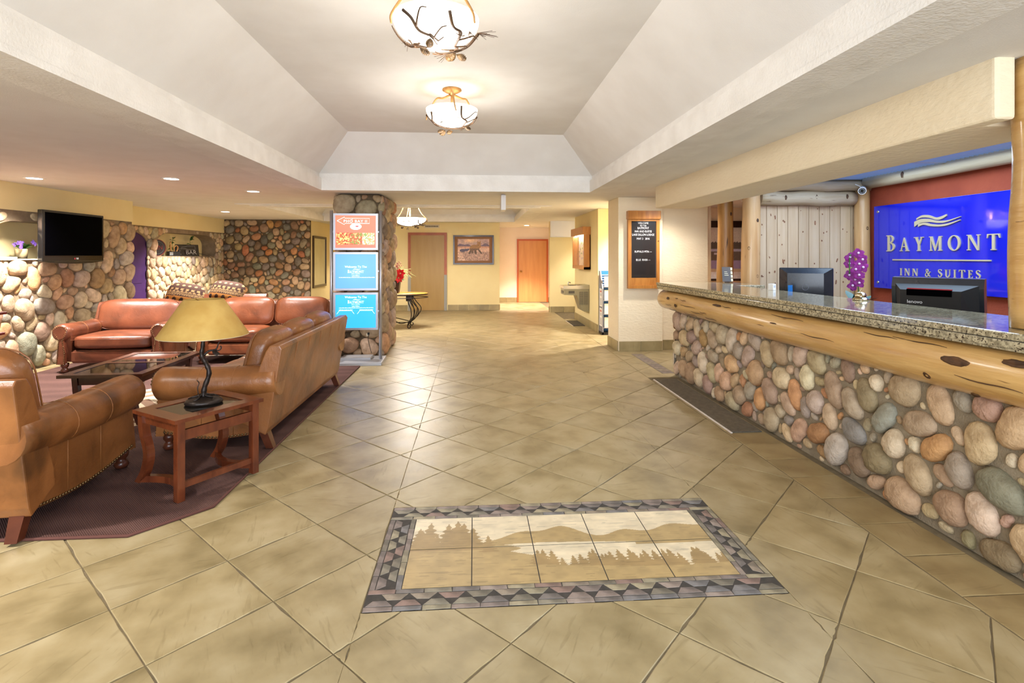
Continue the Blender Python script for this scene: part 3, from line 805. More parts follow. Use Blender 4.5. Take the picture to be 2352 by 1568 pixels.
# TV wall: seen from the room the wall runs +Y to the right (udir +90deg), bulging to +X
def sh(h, d): return (h[0]-d, h[1]-d, h[2], h[3], h[4], h[5])
y0 = 4.6
lay_stones(wl, (-5.615, y0, 0), pi/2, 9.17-y0, STZ, hole_mask(9.17-y0, STZ-.01, [sh(N1, y0)], .05), PAL_TV, 11, .04, .135, cover=.90, asp=(1.05, 2.6), limit=300, gap=.006, hmax=.085, grow_=1.3, vert=.25)
y0 = 10.42
DRh = sh(DR, y0)
lay_stones(wn, (-6.095, y0, 0), pi/2, 13.4-y0, STZ, hole_mask(13.4-y0, STZ-.01, [sh(N2, y0)], .03), PAL_NI, 12, .035, .095, cover=.88, asp=(1.05, 2.2), limit=274, gap=.003, hmax=.07, grow_=1.35, vert=.4)
# over the arch
lay_stones(wn, (-6.095, 9.25, 0), pi/2, 1.17, STZ, (lambda p: (p[:, 0] > 0) & (p[:, 0] < 1.17) & (p[:, 1] < STZ-.01) & (p[:, 1] > 1.90-.25*(1-np.sqrt(np.clip(1-(1-np.clip((1.17-p[:, 0])/.55, 0, 1))**2, 0, 1)))+.02)), PAL_NI, 13, .03, .07, limit=26, gap=.003)
# rear wall faces the camera (udir 0)
lay_stones(wb, (-6.09, 13.42, 0), 0, 2.05, CZ, hole_mask(2.05, CZ-.01, [], .02), PAL_BK, 14, .03, .092, cover=.96, asp=(1.05, 2.3), limit=300, gap=.008, hmax=.05, grow_=1.22)

# ------------------------------------------------------------------ stone column
CX0, CX1, CY0, CY1 = -1.97, -1.33, 7.78, 8.88
sc_col = thing('stone_column', 'thick column faced with pinkish river stones behind the illuminated sign stand', 'column', ((CX0+CX1)/2, (CY0+CY1)/2, 0))
lx, ly = (CX1-CX0)/2, (CY1-CY0)/2
MB().box(-lx, lx, -ly, ly, 0, CZ, .05).build('mortar_core', M['mortar_dark'], sc_col)
for k, (org, ud, W_) in enumerate((((-lx, -ly, 0), 0, 2*lx), ((lx, -ly, 0), pi/2, 2*ly), ((-lx, ly, 0), -pi/2, 2*ly))):
    lay_stones(sc_col, org, ud, W_, CZ, hole_mask(W_, CZ-.015, [], .045), PAL_CO, 20+k, .045, .145, cover=.9, asp=(1.0, 2.0), limit=95, gap=.005, hmax=.075, grow_=1.35)

# ------------------------------------------------------------------ reception desk
M['log'] = mat('varnished_log', (214, 174, 110), (188, 142, 78), 3, .28, bump=.35, bscale=9, bdist=.012, stretch=(6, .7, 6), coat=.5, crough=.12, ramp=(.3, .7), speck=((120, 78, 38), 6, .70))
M['logdark'] = mat('log_knot', (96, 64, 36), (58, 36, 20), 20, .6)
desk = thing('reception_desk', 'long reception desk faced with tan and grey river stones', 'reception desk', (2.41, 3.7, 0))
MB().box(.02, .40, -2.75, 2.58, 0, .775).build('mortar_core', M['mortar_desk'], desk)
MB().box(.17, .40, -2.75, 2.56, .775, 1.03).build('upper_core', M['mortar_desk'], desk)
DW = 5.3
lay_stones(desk, (.02, 2.58, 0), -pi/2, 5.3, .80, hole_mask(5.3, .785, [], .02), PAL_DK, 31, .024, .094, cover=.96, asp=(1.05, 2.3), limit=286, gap=.008, hmax=.07, hk=.72, grow_=1.25, K=22, vert=.1)
lay_stones(desk, (.40, 2.58, 0), pi, .38, .80, hole_mask(.38, .775, [], .03), PAL_DK, 32, .034, .10, cover=.95, limit=14, gap=.007, hmax=.05)
# log rail
lr = thing('log_rail', 'varnished honey coloured log rail under the granite counter edge', 'log', (2.425, 3.75, .897))
r_ = random.Random(3); n = 40; pts = []; rad = []
for k in range(n+1):
    t = k/n; y = -2.9+t*5.72
    pts.append((.004*sin(t*9), y, .006*sin(t*7+1))); rr = .132-.012*t+.003*sin(t*23)+.002*r_.random()
    rad.append(rr)
pts += [(0, 2.845, 0), (0, 2.86, 0)]; rad += [rad[-1]*.93, rad[-1]*.78]
MB().tube(pts, rad, 28).build('log', M['log'], lr)
def knot(parent, p, nrm, a, b, seed, along=None, mat_=None):
    """dark eye-shaped knot hugging a surface at p"""
    r = random.Random(seed); z = Vector(nrm).normalized(); x = Vector(along) if along else Vector((0, 0, 1)); x = (x-z*x.dot(z)).normalized(); y = z.cross(x)
    K = 18; ou = []
    for ring, hgt in ((1, -.002), (.8, .004), (.45, .001)):
        for j in range(K):
            q = 2*pi*j/K; s = 1+.13*r.uniform(-1, 1)
            ou.append(Vector(p)+x*a*ring*s*cos(q)+y*b*ring*s*sin(q)+z*hgt)
    ou.append(Vector(p)-z*.001)
    fs = [(i*K+j, i*K+(j+1) % K, (i+1)*K+(j+1) % K, (i+1)*K+j) for i in range(2) for j in range(K)]+[(2*K+j, 2*K+(j+1) % K, 3*K) for j in range(K)]
    return MB().add(ou, fs, True).build('knot', mat_ or M['logdark'], parent)
for k, (yy, an, a, b) in enumerate(((-1.35, 18, .075, .022), (-1.62, 40, .06, .02), (-1.18, -32, .022, .02), (-1.40, -60, .02, .015), (2.45, 20, .035, .018), (2.2, -10, .03, .02), (1.2, 35, .09, .012), (.2, 12, .05, .006))):
    an = radians(an); R_ = .129
    knot(lr, (-R_*cos(an), yy, R_*sin(an)), (-cos(an), 0, sin(an)), a, b, k, (0, 1, 0))
r_ = random.Random(17)
for k in range(16):     # drying checks along the log
    an = radians(r_.uniform(-50, 45)); yy = r_.uniform(-1.9, 2.5); L_ = r_.uniform(.08, .4); n = 8
    P = [(-.1295*cos(an+.02*sin(j*1.3)), yy+L_*j/n, .1295*sin(an+.03*sin(j*.9)+j*.004)) for j in range(n+1)]
    MB().tube(P, [.0012+.0022*sin(pi*j/n) for j in range(n+1)], 5).build('check', M['logdark'], lr)
# granite
M['granite'] = mat('speckled_granite', (190, 178, 146), (138, 128, 102), 48, .10, spec=.6, ramp=(.42, .58), detail=6, speck=((62, 52, 42), 95, .575), coat=.3, crough=.04)
gt = thing('granite_countertop', 'polished speckled granite slab along the top of reception desk', 'countertop', (2.31, 3.75, 1.04))
MB().box(0, .66, -2.9, 2.87, .037, .07, .006).build('slab', M['granite'], gt)
MB().box(.004, .655, -2.895, 2.865, 0, .034, .006).build('lower_slab', M['granite'], gt)
MB().box(.01, .65, -2.89, 2.86, .03, .04).build('joint', M['mos_bed'], gt)
MB().box(.015, .05, -2.88, 2.85, -.012, 0).build('edge_build_up', M['granite'], gt)
MB().box(.66, 1.0, 2.1, 2.87, 0, .07, .006).build('return_slab', M['granite'], gt)
# lower desk for the staff
M['laminate'] = mat('desk_laminate', (70, 58, 50), rough=.5)
sd = thing('staff_desk', 'low work desk behind the granite counter', 'desk', (3.15, 3.0, 0))
MB().box(-.17, .55, -2.0, 2.1, .76, .80, .004).build('work_surface', M['laminate'], sd)
for y in (-1.9, 0, 2.0): MB().box(-.15, .5, y-.02, y+.02, 0, .76).build('support_panel', M['laminate'], sd)

# ------------------------------------------------------------------ reception timber
M['pine'] = mat('knotty_pine', (206, 182, 150), (184, 154, 118), 2.2, .45, stretch=(7, 7, .5), ramp=(.3, .7), objrand=.08, speck=((140, 84, 48), 3.6, .715), bump=.1, bscale=12)
M['pineknot'] = mat('pine_knot', (150, 100, 68), (108, 66, 42), 40, .5)
M['post'] = mat('peeled_post', (208, 168, 118), (184, 136, 84), 2.5, .4, stretch=(6, 6, .6), ramp=(.3, .7), bump=.2, bscale=8, speck=((108, 66, 34), 5, .70), coat=.2)
M['post2'] = mat('dark_peeled_post', (178, 128, 66), (136, 88, 36), 3, .4, stretch=(6, 6, .5), ramp=(.3, .7), bump=.3, bscale=8, speck=((70, 42, 20), 5, .66))
M['greylog'] = mat('weathered_log', (196, 178, 150), (168, 144, 110), 3, .5, stretch=(.7, 6, 6), ramp=(.3, .7), bump=.3, bscale=9, speck=((100, 70, 44), 5, .70))
M['greylog_y'] = mat('weathered_log_along', (204, 190, 162), (180, 160, 128), 3, .5, stretch=(6, .7, 6), ramp=(.3, .7), bump=.3, bscale=9, speck=((100, 70, 44), 5, .72))
pw = thing('wall_reception_planks', 'vertical knotty pine plank wall at the end of reception', 'wall', (4.24, 6.5, 0)); pw['kind'] = 'structure'
MB().box(-.69, .75, .02, .2, 0, 2.5).build('backing', M['pine'], pw)
x = -.68
while x < .62:
    pk = MB().box(-.067, .067, 0, .022, 0, 2.08, .005).build('plank', M['pine'], pw); pk.location = (x+.07, 0, 0)
    for q in range(rng.randint(3, 6)):
        s_ = rng.uniform(.006, .014); knot(pk, (rng.uniform(-.045, .045), -.0005, rng.uniform(1.0, 2.05)), (0, -1, 0), s_*rng.choice((1, 1, 1.2, 2.4)), s_*.8, rng.randint(0, 999), (rng.uniform(-.4, .4), 0, 1), M['pineknot'])
    x += .14
def log_post(name, label, x, y, z0, z1, r, m, seed, lean=(0, 0), n=22, cat='log post'):
    rr = random.Random(seed); t = thing(name, label, cat, (x, y, z0)); pts = []; rad = []
    for k in range(15):
        s = k/14; pts.append((lean[0]*s+.008*sin(s*8+seed), lean[1]*s+.006*cos(s*7+seed), s*(z1-z0))); rad.append(r*(1+.07*(.5-s)+.03*sin(s*11+seed)+.02*rr.random()))
    MB().tube(pts, rad, n).build('post', m, t)
    for k in range(4):
        s = rr.uniform(.1, .9); a = rr.uniform(-.7, .7)-pi/2-.3
        q = pts[int(s*14)]; d = (cos(a), sin(a), 0)
        knot(t, (q[0]+d[0]*r*.99, q[1]+d[1]*r*.99, q[2]), d, .025, .016, seed*9+k)
    return t
log_post('log_post', 'pale peeled log post at the left end of plank wall', 3.44, 6.40, 0, 2.395, .108, M['post'], 1)
log_post('log_post', 'darker brown log post standing behind the small framed card', 3.33, 6.86, 0, 2.33, .10, M['post2'], 2)
log_post('log_post', 'slim knotty log post in corner between plank wall and rust wall', 4.90, 6.40, 0, 2.28, .085, M['post'], 5)
log_post('log_post', 'thick honey log post standing on the near end of granite counter', 2.585, 2.235, 1.115, 2.335, .12, M['log'], 4)
def log_beam(name, label, p0, p1, r, m, seed):
    t = thing(name, label, 'log beam', p0); d = Vector(p1)-Vector(p0); rr = random.Random(seed)
    pts = [d*(k/16)+Vector((0, 0, .006*sin(k*.9+seed))) for k in range(17)]
    MB().tube(pts, [r*(1+.05*sin(k*.7+seed)+.03*rr.random()) for k in range(17)], 20).build('log', m, t); return t, d
lb, d = log_beam('log_beam', 'brown log laid across the top of the pine planks', (3.56, 6.43, 2.17), (4.80, 6.43, 2.17), .088, M['greylog'], 1)
for k in range(3): knot(lb, (.3+.4*k, -.087, .01*k), (0, -1, 0), .03, .015, 70+k)
lb, d = log_beam('log_beam', 'weathered grey log above the brown log at ceiling', (3.56, 6.40, 2.33), (4.98, 6.40, 2.33), .07, M['greylog'], 2)
lb, d = log_beam('log_beam', 'long weathered log running above the blue hotel sign', (4.9, 6.3, 2.365), (4.9, .6, 2.365), .082, M['greylog_y'], 3)
for k, yy in enumerate((-.62, -1.9, -2.9)): knot(lb, (-.081, yy, 0), (-1, 0, .1), .035, .02, 80+k)
# luminous grille ceiling panels
M['grille'] = mat('louvre_metal', (190, 205, 225), rough=.4, metal=.3)
M['diff'] = mat('troffer_diffuser', (150, 180, 220), emit=.4, emitc=(120, 170, 240))
for k in range(5):
    g = thing('louvre_panel', ['farthest', 'second', 'middle', 'fourth', 'nearest'][k]+' louvred light panel in the ceiling above reception', 'ceiling light', (3.95, 5.75-k*1.2, 2.40), group='louvred ceiling panels')
    MB().box(-.95, .95, -.585, .585, .045, .055).build('diffuser', M['diff'], g)
    mb = MB().box(-.97, .97, -.6, -.58, .0, .05).box(-.97, .97, .58, .6, .0, .05).box(-.97, -.95, -.6, .6, 0, .05).box(.95, .97, -.6, .6, 0, .05); mb.build('frame', M['grille'], g)
    mb = MB()
    for j in range(24): yy = -.57+j*.05; mb.box(-.95, .95, yy-.002, yy+.002, .008, .04)
    o = mb.build('louvre_blades', M['grille'], g); o['kind'] = 'stuff'

# ------------------------------------------------------------------ blue hotel sign on the rust wall
M['blue'] = mat('blue_acrylic', (8, 30, 190), (6, 25, 178), 1.5, .08, spec=.6, coat=.6, crough=.03)
M['letter'] = mat('brushed_champagne', (206, 192, 158), rough=.35, metal=.35)
M['steel'] = mat('brushed_steel', (190, 190, 188), rough=.3, metal=.9)
SY0, SY1 = 6.255, 4.45
hs_ = thing('hotel_sign', 'large glossy blue hotel sign with raised champagne lettering on rust wall', 'sign', (4.985, (SY0+SY1)/2, 1.555), -pi/2)
SWD = SY0-SY1
MB().box(-SWD/2, SWD/2, -.045, -.025, -.5, .5, .002).build('panel', M['blue'], hs_)
for sx in (-1, 1):
    for sz in (-1, 1):
        MB().cyl((sx*(SWD/2-.07), -.053, sz*.43), .014, .068, 14, 'y').build('standoff_bolt', M['steel'], hs_)
serif_text('letter', 'BAYMONT', .155, M['letter'], hs_, (0, -.046, -.055), .012, .43, 1.23, 1.0, per_letter=True)
serif_text('letter', 'INN & SUITES', .082, M['letter'], hs_, (0, -.046, -.335), .008, .39, 1.0, 1.0, per_letter=True)
MB().box(-.6, .6, -.056, -.045, -.162, -.148).build('rule', M['letter'], hs_)
def ribbon(top, bot):
    a = spline(top, 6); b = spline(bot, 6); mb = MB(); n = len(a)
    for k in range(n-1):
        mb.prism([a[k], a[k+1], b[k+1], b[k]], 'y', -.058, -.046)
    return mb
def RP(l): return [((x-770)*.001075, -(z-435)*.00102+.269) for x, z in l]
for tp, bt in (([(532, 395), (600, 368), (680, 372), (760, 402), (820, 398), (885, 378)], [(532, 412), (600, 392), (690, 402), (770, 428), (830, 424), (885, 398)]),
               ([(505, 432), (580, 408), (680, 412), (780, 438), (900, 440), (1035, 412)], [(505, 488), (580, 450), (680, 445), (790, 462), (880, 460), (1035, 418)]),
               ([(552, 458), (640, 450), (720, 470), (820, 480), (920, 470), (1032, 444)], [(552, 490), (620, 472), (700, 490), (800, 500), (900, 492), (1032, 452)])):
    ribbon(RP(tp), RP(bt)).build('wave_ribbon', M['letter'], hs_)

# ------------------------------------------------------------------ leather seating
def leather(name, c1, c2):
    """worn hide: broad patina, fine grain, soft creases"""
    m, nt, N, L, B = _new(name)
    tc = N.new('ShaderNodeTexCoord')
    def nz(sc_, det, dist=0):
        n = N.new('ShaderNodeTexNoise'); n.inputs['Scale'].default_value = sc_; n.inputs['Detail'].default_value = det
        n.inputs['Distortion'].default_value = dist; L.new(tc.outputs['Object'], n.inputs['Vector']); return n.outputs['Fac']
    pat = nz(3.2, 8, .6); r = N.new('ShaderNodeValToRGB'); e = r.color_ramp.elements
    mid = tuple((p+q)/2 for p, q in zip(c1, c2)); dark = tuple(x*.72 for x in c2)
    e[0].position = .28; e[0].color = lin(dark)+(1,); e[1].position = .74; e[1].color = lin(c1)+(1,)
    k = e.new(.42); k.color = lin(c2)+(1,); k = e.new(.55); k.color = lin(mid)+(1,)
    L.new(pat, r.inputs['Fac']); L.new(r.outputs[0], B.inputs['Base Color'])
    mr = N.new('ShaderNodeMapRange'); mr.inputs[3].default_value = .24; mr.inputs[4].default_value = .44
    L.new(nz(6, 5), mr.inputs[0]); L.new(mr.outputs[0], B.inputs['Roughness'])
    b1 = N.new('ShaderNodeBump'); b1.inputs['Strength'].default_value = .22; b1.inputs['Distance'].default_value = .012; L.new(nz(11, 3, 1.2), b1.inputs['Height'])
    b2 = N.new('ShaderNodeBump'); b2.inputs['Strength'].default_value = .18; b2.inputs['Distance'].default_value = .004; L.new(nz(120, 3), b2.inputs['Height'])
    L.new(b1.outputs[0], b2.inputs['Normal']); L.new(b2.outputs[0], B.inputs['Normal'])
    B.inputs['Coat Weight'].default_value = .12; B.inputs['Coat Roughness'].default_value = .25
    return m
M['lea_tan'] = leather('tan_leather', (162, 105, 58), (124, 77, 39))
M['lea_red'] = leather('russet_leather', (126, 70, 46), (98, 53, 35))
M['lea_or'] = leather('ginger_leather', (146, 84, 52), (118, 65, 39))
M['nail'] = mat('antique_nail', (120, 96, 64), rough=.35, metal=.9)
M['foot'] = mat('mahogany_foot', (92, 46, 26), (70, 32, 18), 8, .35, coat=.3)
M['seam'] = mat('pale_seam', (148, 96, 52), rough=.5)

def nails(pts, step, r=.007):
    """dome nail heads along a polyline"""
    P = [Vector(p) for p in pts]; mb = MB(); acc = 0
    for a, b in zip(P[:-1], P[1:]):
        L_ = (b-a).length
        if L_ < 1e-6: continue
        s = step-acc if acc else 0
        while s <= L_:
            mb.sphere(a+(b-a)*(s/L_), r, 6, 4); s += step
        acc = L_-(s-step)
    return mb

def sofa(name, label, cat, loc, rz, W, D, m, nc=2, H_back=.80, arm_h=.60, ar=.10, seat_h=.46, cush_over=.06, n_side=1, detail=True, seat_one=False, back_lean=.13, back_h2=None, cush_top=None):
    """faces local -Y; footprint W x D centred on x, front at y=0, back at y=D"""
    t = thing(name, label, cat, loc, rz)
    aw = .17                      # arm panel width at the front
    xi = W/2-aw                   # inner face of the arm
    z0 = .11
    # base box and front rail
    MB().box(-xi, xi, .05, D-.16, z0, .27, .02).build('base', m, t)
    MB().box(-xi+.005, xi-.005, .028, .06, z0+.02, .255, .012).build('front_rail', m, t)
    # back: leaning slab
    yb = D-back_lean
    prof = [(yb-.17, .2), (yb, z0), (yb+.02, z0+.05), (D-.012, H_back-.03), (D-.03, H_back), (D-.10, H_back-.005), (D-.13, H_back-.05), (yb-.16, .3)]
    o = bevelled(MB().prism(prof, 'x', -W/2+.004, W/2-.004), .008, 2).build('back', m, t)
    mb = MB()
    for k in range(1, 4 if W < 1.4 else 6):
        xx = -W/2+.02+(W-.04)*k/(4 if W < 1.4 else 6)
        mb.tube([(xx, yb+.002+.0, z0+.04), (xx, D-.008, H_back-.03)], .0022, 5)
    mb.build('back_seam', M['seam'], t)['kind'] = 'stuff'
    for s in (-1, 1):
        xo = s*W/2
        a = thing_part = None
        # arm: roll plus panel, swelling to the front
        n = 14; pts = []; rr = []
        for k in range(n+1):
            u = k/n; y = .015+u*(D-.073)
            pts.append((s*(W/2-.075-.02*u), y, arm_h-ar-.02*sin(u*pi)*.8+.015*u)); rr.append(ar*(1.03-.06*u) if u > .04 else ar*.97)
        arm = MB().tube([(pts[0][0], -.012, pts[0][2])]+pts, [ar*.72]+rr, 20).build('arm', m, t)
        # side panel with scalloped lower edge
        sc_n = 12; low = [(.06+(D-.2)*k/sc_n, z0+.02-.045*sin(pi*k/sc_n)) for k in range(sc_n+1)]
        poly = low+[(D-.10, arm_h-ar+.02), (.03, arm_h-ar+.02)]
        pa = (xo-s*.03, xo-s*aw) if s > 0 else (xo-s*aw, xo-s*.03)
        MB().prism(poly, 'x', min(pa), max(pa)).build('side_panel', m, arm)
        nails([(xo-s*.026, y, z+.012) for y, z in low], .024 if detail else .04, .0085).build('nail_trim', M['nail'], arm)['kind'] = 'stuff'
        mb = MB()
        for u in (.36, .68):
            y = .06+(D-.2)*u
            mb.tube([(xo-s*.028, y, z0+.0), (xo-s*.028, y, arm_h-ar*1.5)],   .0022, 5)
            k = int(u*n); c = pts[k]; mb.tube([(c[0]+(rr[k]+.0005)*cos(q), c[1], c[2]+(rr[k]+.0005)*sin(q)) for q in np.linspace(-.8, pi+.8, 16)], .0022, 5)
        mb.build('arm_seam', M['seam'], arm)['kind'] = 'stuff'
        # scrolled front board
        cx = pts[0][0]; cz = pts[0][2]
        out = [(cx-s*.045, z0), (xo-s*.035, z0), (xo-s*.045, z0+.14), (xo-s*.06, cz-ar*.75)]
        arc = [(cx+s*ar*.74*cos(q), cz+ar*.74*sin(q)) for q in np.linspace(-.5, pi+.35, 14)]
        fr = out+arc+[(cx-s*.035, cz-ar*.95), (cx-s*.06, z0+.14)]
        MB().prism(fr, 'y', -.006, .05).build('arm_front', m, arm)
        inner = [(p[0]+(cx-p[0])*.22, p[1]+(cz-p[1])*.05) for p in fr]
        nm = nails([(p[0], -.008, p[1]) for p in [out[0]]+[(cx-s*.052, z0+.14), (cx-s*.028, cz-ar*.95)]+arc[::-1][2:-2]+[(xo-s*.066, cz-ar*.75), (xo-s*.052, z0+.14), (xo-s*.042, z0)]], .022 if detail else .035, .0075)
        nm.build('front_nail_trim', M['nail'], arm)['kind'] = 'stuff'
        # front bun foot and flared rear foot
        MB().lathe([(.001, 0), (.034, 0), (.045, .02), (.036, .045), (.025, .055), (.04, .075), (.045, .115), (.001, .115)], (s*(W/2-.09), .06, 0), 14).build('bun_foot', M['foot'], t)
        mb = MB(); fx = s*(W/2-.07)
        mb.add([(fx-.035, yb-.06, z0+.02), (fx+.035, yb-.06, z0+.02), (fx+.035, yb, z0+.02), (fx-.035, yb, z0+.02), (fx-.028, yb-.01, 0), (fx+.028, yb-.01, 0), (fx+.028, yb+.045, 0), (fx-.028, yb+.045, 0)],
               [(0, 1, 2, 3), (7, 6, 5, 4), (0, 4, 5, 1), (1, 5, 6, 2), (2, 6, 7, 3), (3, 7, 4, 0)])
        mb.build('rear_foot', M['foot'], t)
    # cushions
    ns = 1 if seat_one else nc
    wS = 2*xi/ns
    for k in range(ns):
        c = -xi+wS*(k+.5)
        o = MB().pillow((c, .02+(D-.36)/2, seat_h-.085), (wS/2-.003, (D-.34)/2, .098), .22, 10, 7).build('seat_cushion', m, t)
        q = [(c+(wS/2-.012)*x, .035+(D-.36)*0+.0, seat_h-.055) for x in (-.96, .96)]
        MB().tube([(c-(wS/2-.03), -.012, seat_h-.045), (c, -.016, seat_h-.04), (c+(wS/2-.03), -.012, seat_h-.045)], .005, 6).build('piping', m, o)
    wB = (2*xi+2*cush_over)/nc
    top = cush_top or H_back+.05
    for k in range(nc):
        c = -xi-cush_over+wB*(k+.5); hz = (top-seat_h+.0)/2
        Mx = Matrix.Translation((c, D-.26, seat_h+hz-.02)) @ Matrix.Rotation(radians(-14), 4, 'X') @ Matrix.Rotation(pi/2, 4, 'X')
        o = MB().pillow((0, 0, 0), (wB/2-.004, hz+.01, .115), .30, 10, 4.2, Mx).build('back_cushion', m, t)
        ring = []
        for q in np.linspace(0, 2*pi, 49):
            x, y = cos(q), sin(q); L_ = (abs(x)**5+abs(y)**5)**.2
            ring.append(Mx @ Vector((x/L_*(wB/2-.012), y/L_*(hz-.002), .055)))
        MB().tube(ring, .0045, 6, False).build('piping', m, o)
    return t
R90 = -pi/2
sofa('leather_sofa', 'tan leather sofa seen from behind along the walkway edge of the rug', 'sofa', (-2.31, 5.05, .0165), R90, 2.06, .91, M['lea_tan'], 3, .77, .61, .122, .45, .05, cush_top=.86)
sofa('leather_armchair', 'tan leather armchair at the lower left seen from behind', 'armchair', (-2.83, 3.80, .0165), pi+radians(4), 1.08, 1.12, M['lea_tan'], 1, .82, .62, .12, .46, .09, cush_top=.97)
sofa('leather_armchair', 'wide russet leather armchair against the stone wall under the television', 'armchair', (-4.46, 6.86, .0165), radians(3), 1.26, .95, M['lea_red'], 1, .80, .60, .105, .45, .06, cush_top=.86)
sofa('leather_sofa', 'ginger leather sofa facing the camera beside the stone column', 'sofa', (-2.86, 7.27, .0165), 0, 1.66, .92, M['lea_or'], 2, .78, .575, .10, .45, .10, cush_top=.85)
s3 = sofa('leather_sofa', 'russet leather sofa with patterned pillows in the far lounge corner', 'sofa', (-5.14, 10.62, 0), 0, 1.66, .92, M['lea_red'], 1, .66, .56, .09, .45, .02, detail=False, seat_one=True, cush_top=.62)

# patterned pillows
def pillow_print(u, v):
    out = np.ones(u.shape+(3,))*np.array((70, 44, 34.))
    z = v*5
    cream = np.array((176, 142, 98.)); och = np.array((182, 122, 56.))
    tri = np.abs((u*9) % 1-.5)*2
    out[(v > .52) & (v < .60) & (tri > (v-.52)/.08)] = cream
    out[(v > .615) & (v < .70)] = cream
    dots = (((u*7) % 1-.5)**2*5+((v-.66)/.05)**2*.35) < .35; out[dots] = (64, 38, 30)
    b = (((u*6) % 1-.5)**2*6+((v-.85)/.05)**2*.4) < .3; out[b] = cream
    zig = (v > .38) & (v < .50); out[zig & (((u*16+np.floor(v*40)*.5) % 1) > .5)] = cream
    out[(v < .34)] = och
    bear = (((u*5) % 1-.5)**2*7+((v-.2)/.1)**2*.5) < .5; out[bear] = (52, 30, 24)
    return out
M['pillow'] = paint_mat('woven_pillow_print', .9)
def print_pillow(label, loc, rot, w_, h):
    mb = MB().pillow((0, 0, 0), (w_/2, h/2, .085), .75, 44, 3.2, Matrix.Rotation(pi/2, 4, 'X'))
    me = mb.mesh('throw_pillow'); co = np.zeros(len(me.vertices)*3); me.vertices.foreach_get('co', co); co = co.reshape(-1, 3)
    rgb = pillow_print(np.clip(co[:, 0]/w_+.5, 0, 1), np.clip(co[:, 2]/h+.5, 0, 1))/255
    rgb = np.where(rgb <= .04045, rgb/12.92, ((rgb+.055)/1.055)**2.4)
    a = me.color_attributes.new('Col', 'FLOAT_COLOR', 'POINT'); a.data.foreach_set('color', np.hstack([rgb, np.ones((len(rgb), 1))]).astype(np.float32).ravel())
    o = link_obj('throw_pillow', me, None, M['pillow']); o.location = loc; o.rotation_euler = rot
    return tag(o, label, 'pillow', 'lodge patterned throw pillows')
print_pillow('brown lodge-patterned pillow behind the russet armchair, nearer the archway', (-5.66, 10.88, .69), (radians(-24), radians(9), 0), .70, .46)
print_pillow('brown lodge-patterned pillow nearer the rear stone wall corner', (-4.92, 11.0, .73), (radians(-24), radians(8), radians(-8)), .70, .46)

# ------------------------------------------------------------------ rug
def rug_mat():
    m, nt, N, L, B = _new('brown_rug')
    g = N.new('ShaderNodeNewGeometry')
    def noise(sc_, st, det=3):
        mp = N.new('ShaderNodeMapping'); mp.inputs['Scale'].default_value = st; L.new(g.outputs['Position'], mp.inputs[0])
        n = N.new('ShaderNodeTexNoise'); n.inputs['Scale'].default_value = sc_; n.inputs['Detail'].default_value = det; L.new(mp.outputs[0], n.inputs['Vector']); return n.outputs['Fac']
    wv = N.new('ShaderNodeTexWave'); wv.inputs['Scale'].default_value = 52; wv.inputs['Distortion'].default_value = .8; wv.inputs['Detail'].default_value = 1; wv.bands_direction = 'DIAGONAL'
    L.new(g.outputs['Position'], wv.inputs['Vector'])
    sw = N.new('ShaderNodeTexWave'); sw.wave_type = 'RINGS'; sw.inputs['Scale'].default_value = 1.1; sw.inputs['Distortion'].default_value = 9; sw.inputs['Detail'].default_value = 2
    L.new(g.outputs['Position'], sw.inputs['Vector'])
    r = N.new('ShaderNodeValToRGB'); r.color_ramp.elements[0].color = lin((72, 50, 47))+(1,); r.color_ramp.elements[1].color = lin((108, 80, 73))+(1,)
    mx = N.new('ShaderNodeMath'); mx.operation = 'MULTIPLY_ADD'; mx.inputs[1].default_value = .65; L.new(wv.outputs['Fac'], mx.inputs[0])
    m2 = N.new('ShaderNodeMath'); m2.operation = 'MULTIPLY'; m2.inputs[1].default_value = .35; L.new(sw.outputs['Fac'], m2.inputs[0]); L.new(m2.outputs[0], mx.inputs[2])
    L.new(mx.outputs[0], r.inputs['Fac'])
    B.inputs['Roughness'].default_value = .95; B.inputs['Specular IOR Level'].default_value = .15
    L.new(r.outputs[0], B.inputs['Base Color'])
    bn = N.new('ShaderNodeBump'); bn.inputs['Strength'].default_value = .5; bn.inputs['Distance'].default_value = .004
    L.new(wv.outputs['Fac'], bn.inputs['Height']); L.new(bn.outputs[0], B.inputs['Normal'])
    return m
M['rug'] = rug_mat(); M['rug_edge'] = mat('rug_binding', (92, 56, 48), rough=.9)
M['rug_cream'] = mat('rug_cream_band', (232, 214, 186), (214, 192, 160), 60, .95); M['rug_brown'] = mat('rug_tan_band', (160, 126, 102), (146, 112, 90), 60, .95)
rug = thing('area_rug', 'dark brown ribbed rug with clipped corners under the leather seating', 'rug', (0, 0, 0))
MB().prism(RUG, 'z', .001, .012).build('pile', M['rug'], rug)
MB().tube([(x, y, .008) for x, y in RUG+RUG[:1]], .008, 6, False).build('binding', M['rug_edge'], rug)
# pale banded motif in the middle of the rug
mb1, mb2 = MB(), MB()
RC_ = (-3.25, 5.25)
for k in range(7):
    hw = 1.0-k*.135
    (mb1 if k % 2 == 0 else mb2).add([(RC_[0]-hw*.9, RC_[1], .0121+k*.0002), (RC_[0], RC_[1]-hw, .0121+k*.0002), (RC_[0]+hw*.9, RC_[1], .0121+k*.0002), (RC_[0], RC_[1]+hw, .0121+k*.0002)], [(0, 1, 2, 3)])
mb1.build('cream_motif', M['rug_cream'], rug); mb2.build('tan_motif', M['rug_brown'], rug)

